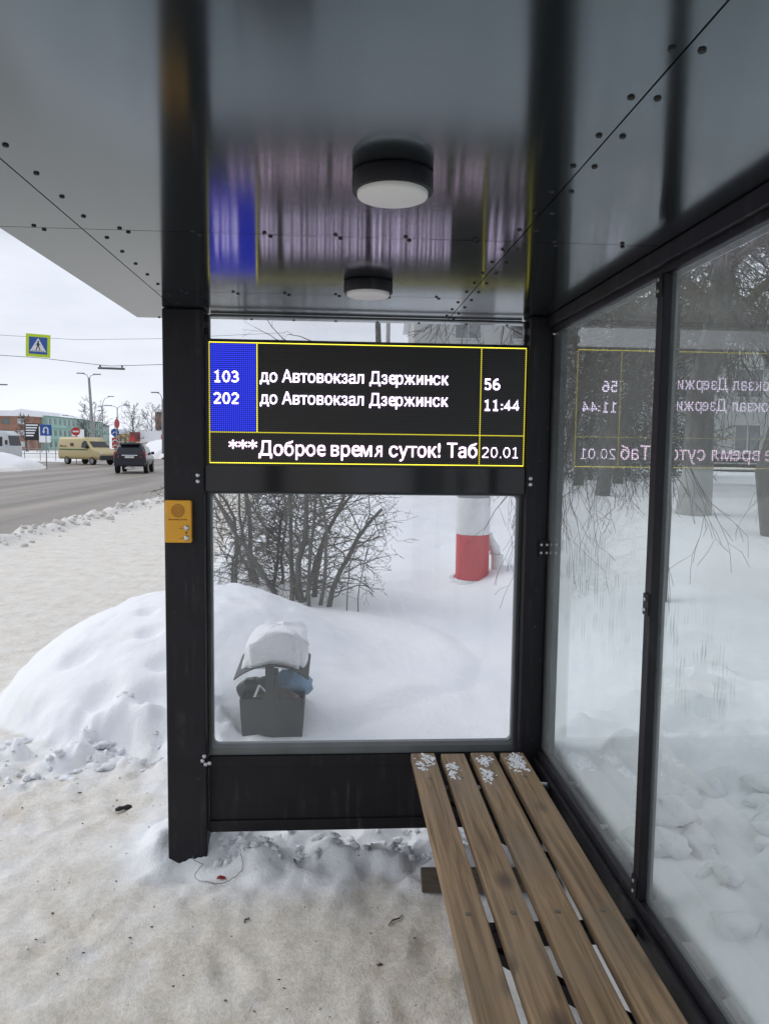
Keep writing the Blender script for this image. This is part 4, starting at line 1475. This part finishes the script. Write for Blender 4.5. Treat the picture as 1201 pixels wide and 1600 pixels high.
for k in range(3):
    q = MB(); q.box(-.8, .8, -.2 + k * .13, -.1 + k * .13, .42, .455); q.build('seat_slat', OLDB, pb_)
for k in range(3):
    q = MB(); q.box(-.8, .8, .22 + k * .02, .25 + k * .02, .52 + k * .14, .62 + k * .14); q.build('back_slat', OLDB, pb_)
for x in (-.6, .6):
    q = MB(); q.box(x - .03, x + .03, -.18, -.13, -.1, .4195); q.box(x - .03, x + .03, .18, .215, -.1, .9); q.build('leg', OLDB, pb_)
q = MB(); q.blob((0, .0, .47), .2, 3, .2, (3.6, .9, .35), 16); o = q.build('bench_snow_cap', SNOWC, None)
o.location = pb_.location; o.rotation_euler = pb_.rotation_euler
tag(o, 'snow lying on the seat of the dark park bench', 'snow')

# ------------------------------------------------------------------ across the road: vehicles
TYRE = mat('tyre_rubber', (.012, .012, .012), .8)
RIM = mat('alloy_rim', (.35, .35, .36), .35, .8)
CARB = mat('black_car_paint', (.012, .014, .022), .18, 0, .2, 3)
CGLS = mat('car_glass', (.012, .014, .016), .06)
RLITE = mat('red_tail_lamp', (.28, .015, .015), .2)
HLITE = mat('headlamp_glass', (.6, .62, .62), .15)
PLATE = mat('number_plate', (.62, .62, .6), .5)
CHROM = mat('chrome_trim', (.6, .6, .62), .2, .9)
BUMP = mat('grey_plastic', (.03, .03, .032), .6)


def section(y, zs, ws):
    """closed loop of a body section: zs, ws from sill to roof"""
    right = [(w, y, z) for z, w in zip(zs, ws)]
    left = [(-w, y, z) for z, w in zip(zs, ws)][::-1]
    return right + left


def wheel(par, x, y, r, wd=.24):
    s = 1 if x > 0 else -1
    t = MB()
    prof = [(r * .62, 0), (r * .96, 0.0), (r, .03), (r, wd - .03), (r * .96, wd), (r * .62, wd)]
    N = 28
    t.ring([[(x - s * d, y + rr * math.cos(2 * PI * k / N), r + rr * math.sin(2 * PI * k / N)) for k in range(N)] for rr, d in prof], 0, True)
    w_ = t.build('wheel', TYRE, par)
    t = MB()
    t.cyl((x + s * .004, y, r), (-s, 0, 0), r * .24, .03, 16)
    for k in range(6):
        a = 2 * PI * k / 6
        c_, s_ = math.cos(a), math.sin(a)
        t.hexa([(x + s * d, y + rr * c_ - q_ * s_, r + rr * s_ + q_ * c_) for d in (-.02, .002) for rr, q_ in ((r * .2, -.03), (r * .60, -.045), (r * .60, .045), (r * .2, .03))])
    N = 24
    t.ring([[(x + s * d, y + rr * math.cos(2 * PI * k / N), r + rr * math.sin(2 * PI * k / N)) for k in range(N)] for rr, d in ((r * .56, -.01), (r * .56, .003), (r * .62, .003), (r * .62, -.01))], 0, False)
    t.build('rim', RIM, w_)


def quadpart(name, pts, m, par, th=.012):
    P = [Vector(p) for p in pts]
    nrm = (P[1] - P[0]).cross(P[-1] - P[0]).normalized() * th
    q = MB()
    q.poly([tuple(p - nrm) for p in P] + [tuple(p + nrm * .4) for p in P], [tuple(range(len(P)))[::-1], tuple(range(len(P), 2 * len(P)))] + [(i, (i + 1) % len(P), (i + 1) % len(P) + len(P), i + len(P)) for i in range(len(P))])
    return q.build(name, m, par)


# black SUV, driving away
sv = thing('car', 'black off road car driving away on the grey road', 'car', (-12.28, 46.2, -.085), R(7))
zs = [.42, .62, .98, 1.12, 1.55, 1.78]
def vs(y, lo, belt, top, wt, w=.94):
    return section(y, [lo, lo + .2, belt - .14, belt, belt + (top - belt) * .72, top], [w - .06, w, w, w - .03, wt + .10, wt])
q = MB()
q.ring([vs(-.02, .50, 1.10, 1.16, .70, .84), vs(.06, .44, 1.12, 1.45, .66, .92), vs(.22, .42, 1.12, 1.76, .62), vs(1.2, .42, 1.12, 1.84, .64), vs(2.2, .42, 1.12, 1.82, .63), vs(2.75, .42, 1.10, 1.72, .60), vs(3.35, .42, 1.08, 1.16, .72), vs(4.4, .44, 1.02, 1.06, .66, .92), vs(4.68, .5, .86, .90, .55, .80)], 0, True)
q.build('body', CARB, sv)
quadpart('rear_window', [(-.70, .10, 1.16), (.70, .10, 1.16), (.58, .235, 1.64), (-.58, .235, 1.64)], CGLS, sv)
for s in (1, -1):
    for (y0, y1, yt0, yt1) in ((.45, 1.15, .50, 1.10), (1.22, 2.1, 1.2, 2.05), (2.18, 3.1, 2.12, 2.62)):
        P = [(s * .93, y0, 1.13), (s * .93, y1, 1.13), (s * .775, yt1, 1.60), (s * .775, yt0, 1.60)]
        quadpart('side_window', P if s > 0 else P[::-1], CGLS, sv, .012)
    q = MB(); q.hexa([(s * .60, -.05, .96), (s * .93, .03, .96), (s * .95, .22, .96), (s * .62, .1, .96), (s * .66, .0, 1.30), (s * .90, .07, 1.30), (s * .91, .22, 1.30), (s * .66, .15, 1.30)])
    q.build('tail_lamp', RLITE, sv)
    q = MB(); q.box(min(s * .93, s * 1.12), max(s * .93, s * 1.12), 2.75, 2.87, 1.12, 1.30); q.build('mirror', CARB, sv, bevel=.03)
    q = MB(); q.tube([(s * .62, .35, 1.80), (s * .63, .5, 1.88), (s * .63, 2.1, 1.88), (s * .61, 2.3, 1.83)], .02, 6); q.build('roof_rail', CHROM, sv)
    for y in (.95, 3.75): wheel(sv, s * .95, y, .38)
quadpart('number_plate', [(-.26, -.055, .93), (.26, -.055, .93), (.26, -.05, 1.045), (-.26, -.05, 1.045)], PLATE, sv)
quadpart('chrome_strip', [(-.45, -.05, 1.07), (.45, -.05, 1.07), (.45, -.04, 1.115), (-.45, -.04, 1.115)], CHROM, sv)
q = MB(); q.box(-.88, .88, -.12, .12, .46, .72); q.build('bumper', CARB, sv, bevel=.04)
q = MB(); q.box(-.62, .62, .02, .26, 1.79, 1.84); q.build('spoiler', CARB, sv, bevel=.015)
q = MB(); q.blob((0, .1, .35), .14, 2, .3, (2.0, .8, .8), 12); q.build('snow_clump', SNOWC, sv)

# beige armoured van, crossing
VANP = mat('beige_van_paint', (.50, .41, .21), .35, 0, .05, 3)
GREENS = mat('dark_green_stripe', (.05, .13, .04), .4)
DGRN = mat('dark_print', (.07, .06, .04), .5)
vn = thing('van', 'beige security van with a green stripe crossing the road', 'van', (-21.0, 66, -.085), R(-125))
# local: +y is forward
def vv(y, lo, belt, top, wt, w=.98):
    return section(y, [lo, lo + .25, belt - .1, belt, belt + (top - belt) * .8, top], [w - .05, w, w, w - .01, wt + .05, wt])
q = MB()
q.ring([vv(-2.65, .5, 1.35, 2.18, .82, .95), vv(-2.5, .45, 1.35, 2.28, .86), vv(.55, .45, 1.35, 2.28, .86), vv(.95, .45, 1.35, 2.20, .82), vv(1.75, .45, 1.30, 1.42, .80), vv(2.55, .45, 1.05, 1.10, .75, .95), vv(2.75, .5, .85, .90, .7, .88)], 0, True)
q.build('body', VANP, vn)
quadpart('windscreen', [(.78, 1.0, 2.12), (.80, 1.72, 1.47), (-.80, 1.72, 1.47), (-.78, 1.0, 2.12)], CGLS, vn, .03)
for s in (1, -1):
    P = [(s * .985, .45, 1.42), (s * .985, 1.45, 1.42), (s * .90, .95, 1.98), (s * .90, .45, 1.98)]
    quadpart('side_window', P if s > 0 else P[::-1], CGLS, vn, .02)
    P = [(s * .985, -1.0, 1.55), (s * .985, -.6, 1.55), (s * .965, -.6, 1.80), (s * .965, -1.0, 1.80)]
    quadpart('vision_slit', P if s > 0 else P[::-1], CGLS, vn, .02)
    q = MB(); q.box(min(s * .975, s * .992), max(s * .975, s * .992), -2.45, 1.2, 1.20, 1.31); q.build('stripe', GREENS, vn)
    q = MB()
    for a, c_ in ((-2.35, -2.15), (-2.1, -1.75), (-1.7, -1.5)): q.box(min(s * .95, s * .99), max(s * .95, s * .99), a, c_, 1.5, 1.62 if a < -2.2 else 1.56)
    q.build('printed_mark', DGRN, vn)
    q = MB(); q.box(min(s * .97, s * 1.18), max(s * .97, s * 1.18), 1.15, 1.3, 1.35, 1.62); q.build('mirror', BUMP, vn, bevel=.02)
    q = MB(); q.box(min(s * .55, s * .86), max(s * .55, s * .86), 2.5, 2.70, .88, 1.05); q.build('headlight', HLITE, vn, bevel=.02)
    for y in (-1.5, 1.75): wheel(vn, s * .98, y, .34)
q = MB(); q.box(-.9, .9, 2.6, 2.84, .4, .80); q.build('bumper', BUMP, vn, bevel=.04)

# white minibus at the left edge
BUSW = mat('white_bus_paint', (.62, .65, .68), .35, 0, .05, 2)
bs = thing('minibus', 'white minibus standing at the left edge behind the snow bank', 'bus', (-33.0, 73, -.1), R(-100))
q = MB(); q.ring([vv(-3.4, .5, 1.4, 2.75, .9, 1.05), vv(-3.3, .45, 1.4, 2.85, .95, 1.08), vv(2.8, .45, 1.4, 2.85, .95, 1.08), vv(3.3, .45, 1.4, 2.5, .9, 1.08), vv(3.5, .45, 1.3, 1.5, .9, 1.02)], 0, True)
q.build('body', BUSW, bs)
for s in (1, -1):
    for k in range(5):
        y0 = -3.0 + k * 1.2
        P = [(s * 1.085, y0, 1.45), (s * 1.085, y0 + 1.08, 1.45), (s * 1.03, y0 + 1.08, 2.3), (s * 1.03, y0, 2.3)]
        quadpart('side_window', P if s > 0 else P[::-1], CGLS, bs, .02)
    for y in (-2.0, 2.3): wheel(bs, s * 1.08, y, .4)
quadpart('windscreen', [(.85, 3.32, 2.42), (.9, 3.50, 1.5), (-.9, 3.50, 1.5), (-.85, 3.32, 2.42)], CGLS, bs, .03)
q = MB(); q.box(1.1, 1.3, 3.3, 3.42, 1.6, 2.0); q.build('mirror', BUMP, bs)

# ------------------------------------------------------------------ signs
SBLUE = mat('sign_blue', (.02, .09, .36), .4, 0, .04)
SWHT = mat('sign_white', (.75, .76, .78), .4, 0, .03)
SRED = mat('sign_red', (.48, .025, .03), .4, 0, .04)
SYEL = mat('fluorescent_yellow', (.55, .72, .02), .5, 0, .04)
SBLK = mat('sign_black', (.01, .01, .012), .5)
STEEL = mat('galvanised_steel', (.30, .31, .32), .5, .3, .15, 3)
CONC = mat('concrete_pole', (.27, .265, .26), .8, 0, .15, 2)


def slab(name, par, poly, m, y0, y1):
    q = MB(); q.prism(poly, lambda u, v, d: (u, d, v), y0, y1)
    return q.build(name, m, par)


def disc(cx, cz, r, n=28):
    return [(cx + r * math.cos(2 * PI * k / n), cz + r * math.sin(2 * PI * k / n)) for k in range(n)]


def rect(x0, x1, z0, z1):
    return [(x0, z0), (x1, z0), (x1, z1), (x0, z1)]


# pedestrian crossing sign hung on the cable
cs = thing('crossing_sign', 'square pedestrian crossing sign with bright yellow border hanging on a cable', 'road sign', (-11.31, 30, 5.356), R(14))
cs.rotation_euler = (0, R(2), R(14)); cs.scale = (.95, 1, .95)
slab('border', cs, rect(-.45, .45, -.45, .45), SYEL, 0, .03)
bl = slab('panel', cs, rect(-.335, .335, -.335, .335), SBLUE, -.006, -.001)
slab('triangle', cs, [(-.30, -.24), (.30, -.24), (0, .30)], SWHT, -.011, -.007)
pe = MB()
fn = lambda u, v, d: (u, d, v)
def pr_(P): pe.prism(P, fn, -.016, -.012)
pr_(disc(.005, .155, .032, 14))
pr_([(-.03, .115), (.03, .115), (.035, -.02), (-.035, -.02)])
pr_([(-.035, -.021), (.0, -.021), (-.055, -.19), (-.09, -.19)])
pr_([(.001, -.021), (.035, -.021), (.10, -.19), (.062, -.19)])
pr_([(.031, .10), (.085, .0), (.07, -.01), (.033, .06)])
pr_([(-.031, .10), (-.085, .01), (-.07, .0), (-.033, .06)])
for x in (-.21, -.115, -.03, .04, .125, .20):
    pr_([(x - .03, -.225), (x + .012, -.225), (x + .026, -.198), (x - .012, -.198)])
pe.build('pedestrian_symbol', SBLK, cs)

# the two cables and the lamp between
CAB = mat('dark_cable', (.08, .08, .085), .6)
q = MB(); q.tube([(-20, 30, 5.30), (-15, 30, 5.05), (-13, 30, 4.98), (-11.3, 30, 4.90), (-9.2, 30, 4.69), (-8.6, 30, 4.64), (-7, 30, 4.72), (-3, 30, 4.88), (2, 30, 5.3)], .011, 6)
tag(q.build('cable', CAB), 'lower dark cable carrying the crossing sign and the lamp over the road', 'cable')
q = MB(); q.tube([(-20, 30.4, 6.05), (-12.5, 30.4, 5.76), (-10, 30.4, 5.66), (-7, 30.4, 5.76), (-2, 30.4, 6.1)], .007, 6)
tag(q.build('cable', CAB), 'thin upper cable over the road above the crossing sign', 'cable')
hl = thing('hanging_lamp', 'long grey tube lamp hanging from the lower cable over the road', 'lamp', (-8.6, 30, 4.62))
q = MB(); q.cyl((-.5, 0, -.06), (1, 0, -.02), .042, 1.0, 12); q.build('tube', mat('lamp_grey', (.12, .125, .14), .4), hl)
q = MB()
for x in (-.42, .40): q.box(x - .03, x + .03, -.012, .012, -.03, .06)
q.build('hanger', CAB, hl)
# masts that hold the cables, outside the picture
for x in (-20.0, 2.0):
    q = MB(); q.tube([(x, 30.2, -.2), (x, 30.2, 6.6)], [.12, .08], 12)
    tag(q.build('mast', CONC), 'concrete mast holding the road cables ' + ('beyond the road' if x < 0 else 'behind the shelter'), 'mast')


def signpost(x, y, top, label, name='road_sign', bottom=-.1, r=.035, rz=0.):
    t = thing(name, label, 'road sign', (x, y, bottom), rz)
    q = MB(); q.cyl((0, .05, -.3), (0, 0, 1), r, top - bottom + .3, 10); q.build('sign_pole', STEEL, t)
    return t


# U turn sign
sg = signpost(-19.62, 53, 3.05, 'blue square sign with white U turn arrow standing in the snow bank', rz=R(18))
slab('panel', sg, rect(-.36, .36, 2.27, 3.02), SBLUE, -.02, .01)
q = MB(); fnn = lambda u, v, d: (u, d, v)
arc = [(.17 * math.cos(R(a)), 2.70 + .17 * math.sin(R(a))) for a in range(0, 181, 20)]
arci = [(.085 * math.cos(R(a)), 2.70 + .085 * math.sin(R(a))) for a in range(180, -1, -20)]
q.prism([(.17, 2.38)] + arc + [(-.17, 2.56)] + [(-.085, 2.56)] + arci + [(.085, 2.38)], fnn, -.026, -.021)
q.prism([(-.23, 2.559), (-.03, 2.559), (-.13, 2.40)], fnn, -.026, -.021)
q.build('arrow', SWHT, sg)
# no entry
sg = signpost(-22.8, 68.5, 3.1, 'round red no entry sign with white bar behind the beige van', rz=R(18))
slab('panel', sg, disc(0, 2.82, .36), SRED, -.02, .01)
slab('bar', sg, rect(-.25, .25, 2.75, 2.89), SWHT, -.026, -.021)
# traffic island signs
sg = signpost(-19.43, 68.5, 3.6, 'stack of blue arrow disc and red chevron boards on a traffic island', rz=R(15))
slab('arrow_disc', sg, disc(0, 2.78, .34), SBLUE, -.02, .01)
q = MB()
for s in (1, -1):
    P = [(s * .03, 2.85), (s * .14, 2.83), (s * .22, 2.66), (s * .14, 2.66), (s * .09, 2.75), (s * .03, 2.77)]
    q.prism(P if s > 0 else P[::-1], fnn, -.026, -.021)
q.build('arrows', SWHT, sg)
for z0 in (1.43, 1.88):
    o = slab('chevron_board', sg, rect(-.27, .27, z0 - .0, z0 + .43), SRED, -.02, .01)
    q = MB(); q.prism([(-.25, z0 + .05), (0, z0 + .2), (.25, z0 + .05), (.25, z0 + .17), (0, z0 + .33), (-.25, z0 + .17)], fnn, -.026, -.021); q.build('chevron', SWHT, o)
sg = signpost(-18.97, 67.5, 4.0, 'narrow turned red sign standing higher than the blue arrow disc', rz=R(75))
slab('panel', sg, disc(0, 3.53, .40), SRED, -.02, .01)
slab('back_plate', sg, disc(0, 3.53, .38), SWHT, .012, .02)

# billboards
for (x, y, w_, z0, z1, m1, lb, rz) in ((-58.1, 150, 2.6, 2.2, 5.4, SBLK, 'dark billboard with white lines of print in front of the brick building', R(10)),
                                      (-55.4, 149, 2.2, 1.8, 4.8, SWHT, 'plain white billboard beside the dark one', R(-8)),
                                      (-38.8, 150, 1.9, 2.2, 4.0, mat('dark_red_board', (.17, .045, .05), .6), 'small dark red billboard near the far trees', R(5)),
                                      (-35.2, 152, 6.0, 2.1, 4.3, SWHT, 'long white billboard with red stripe near the far trees', R(5)),
                                      (-46.2, 140, 2.0, 2.0, 4.2, SWHT, 'white and red poster board before the mint green building', R(8))):
    t = thing('billboard', lb, 'billboard', (x, y, 0), rz)
    q = MB(); q.box(-w_ / 2, w_ / 2, 0, .15, z0, z1); q.build('board', m1, t)
    for s in (-1, 1):
        q = MB(); q.cyl((s * w_ * .3, .1, -.3), (0, 0, 1), .08, z0 + .29, 8); q.build('leg', STEEL, t)
    q = MB()
    if m1 is SBLK:
        for k in range(5): q.box(-w_ * .42, w_ * (.42 - .08 * k), -.02, -.004, z1 - .45 - k * .5, z1 - .2 - k * .5)
        q.build('printed_lines', SWHT, t)
    elif w_ < 2.3 and z0 >= 2.0:
        q.box(-w_ * .5, 0, -.02, -.004, z0, z0 + .9); q.build('printed_patch', SRED, t)
    elif w_ > 4:
        q.box(w_ * .15, w_ * .48, -.02, -.004, z0 + .4, z0 + 1.5); q.build('printed_patch', SRED, t)

# ------------------------------------------------------------------ lamp posts
def street_lamp(x, y, h_, arms, label, r=.11, lean=0.):
    t = thing('street_lamp', label, 'street lamp', (x, y, -.1), 0, 'street lamps along the far road')
    q = MB(); q.tube([(0, 0, -.2), (lean * .5, 0, h_ * .5), (lean, 0, h_)], [r, r * .85, r * .65], 10); q.build('lamp_post', CONC, t)
    for dx, dz in arms:
        q = MB(); q.tube([(lean, 0, h_ - .1), (lean + dx * .35, 0, h_ + dz * .75), (lean + dx, 0, h_ + dz)], [.05, .045, .04], 6)
        o = q.build('arm', STEEL, t)
        q = MB(); s = 1 if dx > 0 else -1
        a, c_ = sorted((lean + dx - s * .2, lean + dx + s * .75))
        q.box(a, c_, -.14, .14, h_ + dz - .02, h_ + dz + .11); q.build('lamp_head', mat('lamp_head_grey', (.16, .17, .18), .4), o, bevel=.03)
    return t


street_lamp(-31.0, 100, 10.1, ((-.75, .55), (.75, .45)), 'tall concrete street lamp with two arms behind the beige van', .23, -.5)
street_lamp(-38.9, 130, 8.2, ((1.2, 1.4),), 'street lamp with one arm to the right, before the green building', .14)
street_lamp(-39.9, 129, 6.9, ((.8, .3),), 'shorter post close to the one armed lamp', .12)
street_lamp(-43.5, 131, 6.0, ((-1.5, .4),), 'lamp post with an arm to the left before the green building', .12)
street_lamp(-34.2, 122, 7.4, ((-1.0, .3), (1.2, .4)), 'low lamp post right of the mint green building', .12)
street_lamp(-21.2, 95, 7.3, ((-.6, .75),), 'street lamp near the shelter post with a long left arm', .16)
street_lamp(-36.4, 83, 7.3, ((1.1, .5),), 'street lamp at the left edge over the minibus', .16)

# ------------------------------------------------------------------ far buildings
BRICK = mat('red_brick', (.31, .175, .125), .9, 0, .2, .5)
MINT = mat('mint_render', (.33, .50, .43), .85, 0, .07, .3)
MINTD = mat('mint_trim', (.24, .40, .34), .85)
YWALL = mat('yellow_render', (.50, .36, .17), .85, 0, .1, .3)
FWIN = mat('far_window', (.13, .17, .17), .2)
FWINW = mat('white_loggia', (.55, .56, .57), .6)


def block(x0, y0, x1, y1, h_, depth, m, nw, nf, label, name, roofh=.6, trim=None, skip=None):
    """facade from (x0, y0) to (x1, y1) with the body behind it"""
    L = math.hypot(x1 - x0, y1 - y0)
    t = thing(name, label, 'building', (x0, y0, -.1), math.atan2(y1 - y0, x1 - x0))
    q = MB(); q.box(0, L, 0, depth, -.3, h_); q.build('wall', m, t)
    q = MB()
    if roofh > 1.5:
        q.prism([(-.5, h_ + .005), (depth / 2, h_ + roofh), (depth + .5, h_ + .005)], lambda u, v, d: (d, u, v), -.5, L + .5)
    else:
        q.box(-.5, L + .5, -.5, depth + .5, h_ + .005, h_ + roofh)
    q.build('roof', SNOWC, t)
    fw, fh = L / nw, h_ / nf
    for f in range(nf):
        for k in range(nw):
            q = MB(); q.box(k * fw + fw * .28, k * fw + fw * .72, -.08, -.004, f * fh + fh * .30, f * fh + fh * .78)
            wo = q.build('window', FWINW if (skip and (k * 7 + f * 3) % skip == 0) else FWIN, t)
    if trim:
        for f in range(1, nf + 1):
            q = MB(); q.box(-.1, L + .1, -.12, -.0005, f * fh - .28, f * fh - .05); q.build('cornice', trim, t)
    return t


block(-97.5, 187, -72.0, 184, 8.0, 14, BRICK, 7, 3, 'red brick three storey block with snow on its flat roof', 'apartment_building', 1.3, None, 3)
q = MB()
block(-69.8, 190, -69.6, 216, 8.4, 12, MINT, 8, 3, 'left wing of the mint green building with snowy pitched roof', 'apartment_building', 1.6, MINTD)
block(-69.7, 217, -72.6, 243, 8.3, 12, MINT, 8, 3, 'middle wing of the mint green building curving away', 'apartment_building', 1.6, MINTD)
block(-72.9, 244, -78.8, 271, 7.9, 12, MINT, 8, 3, 'farthest wing of the mint green building', 'apartment_building', 1.6, MINTD)
block(-60.5, 212, -54, 211, 4.6, 10, YWALL, 5, 1, 'low yellow building right of the mint green one', 'house', 1.2)
block(-70, 262, -48, 260, 5.5, 10, YWALL, 8, 1, 'long low yellow building behind the far snow heaps', 'house', 1.2)
block(-71, 305, -58, 303, 14.5, 14, BRICK, 5, 5, 'distant reddish brick tower block beside the shelter post', 'apartment_building', .8)

# railing before the minibus
t = thing('railing', 'low grey pedestrian railing along the far snow', 'railing', (-36, 79, 0), R(4))
q = MB()
for k in range(10): q.box(k * 1.5 - .03, k * 1.5 + .03, -.03, .03, -.1, 1.15)
q.build('uprights', STEEL, t)
for z in (.6, 1.1):
    q = MB(); q.box(-.1, 13.6, -.05, -.031, z - .03, z + .03); q.build('rail', STEEL, t)

# far bare trees
GT = 'bare trees on the far side of the road'
far = [(-39.8, 152, 8.2, 'bare tree before the far white billboard'), (-38.0, 160, 8.6, 'bare tree with upright crown beside the shelter post'), (-36.0, 163, 7.6, 'smaller bare tree nearest to the shelter post'),
       (-88, 172, 7.0, 'bare tree before the left part of the brick building'), (-82, 170, 6.0, 'bare tree before the middle of the brick building'), (-75, 168, 6.5, 'bare tree at the corner of the brick building'),
       (-64, 162, 6.5, 'bare tree before the left wing of the mint building'), (-48, 150, 6.0, 'bare tree before the curve of the mint building'), (-52.5, 168, 9.8, 'tall pollarded tree behind the two armed street lamp')]
for i, (x, y, h_, lb) in enumerate(far):
    tree((x, y, -.1), lb, 100 + i, h_, .18, (0, 0), 3, 3, -.03, TWIGF, TWIGF, GT, .2, 18, .5, .34, minr=.022)
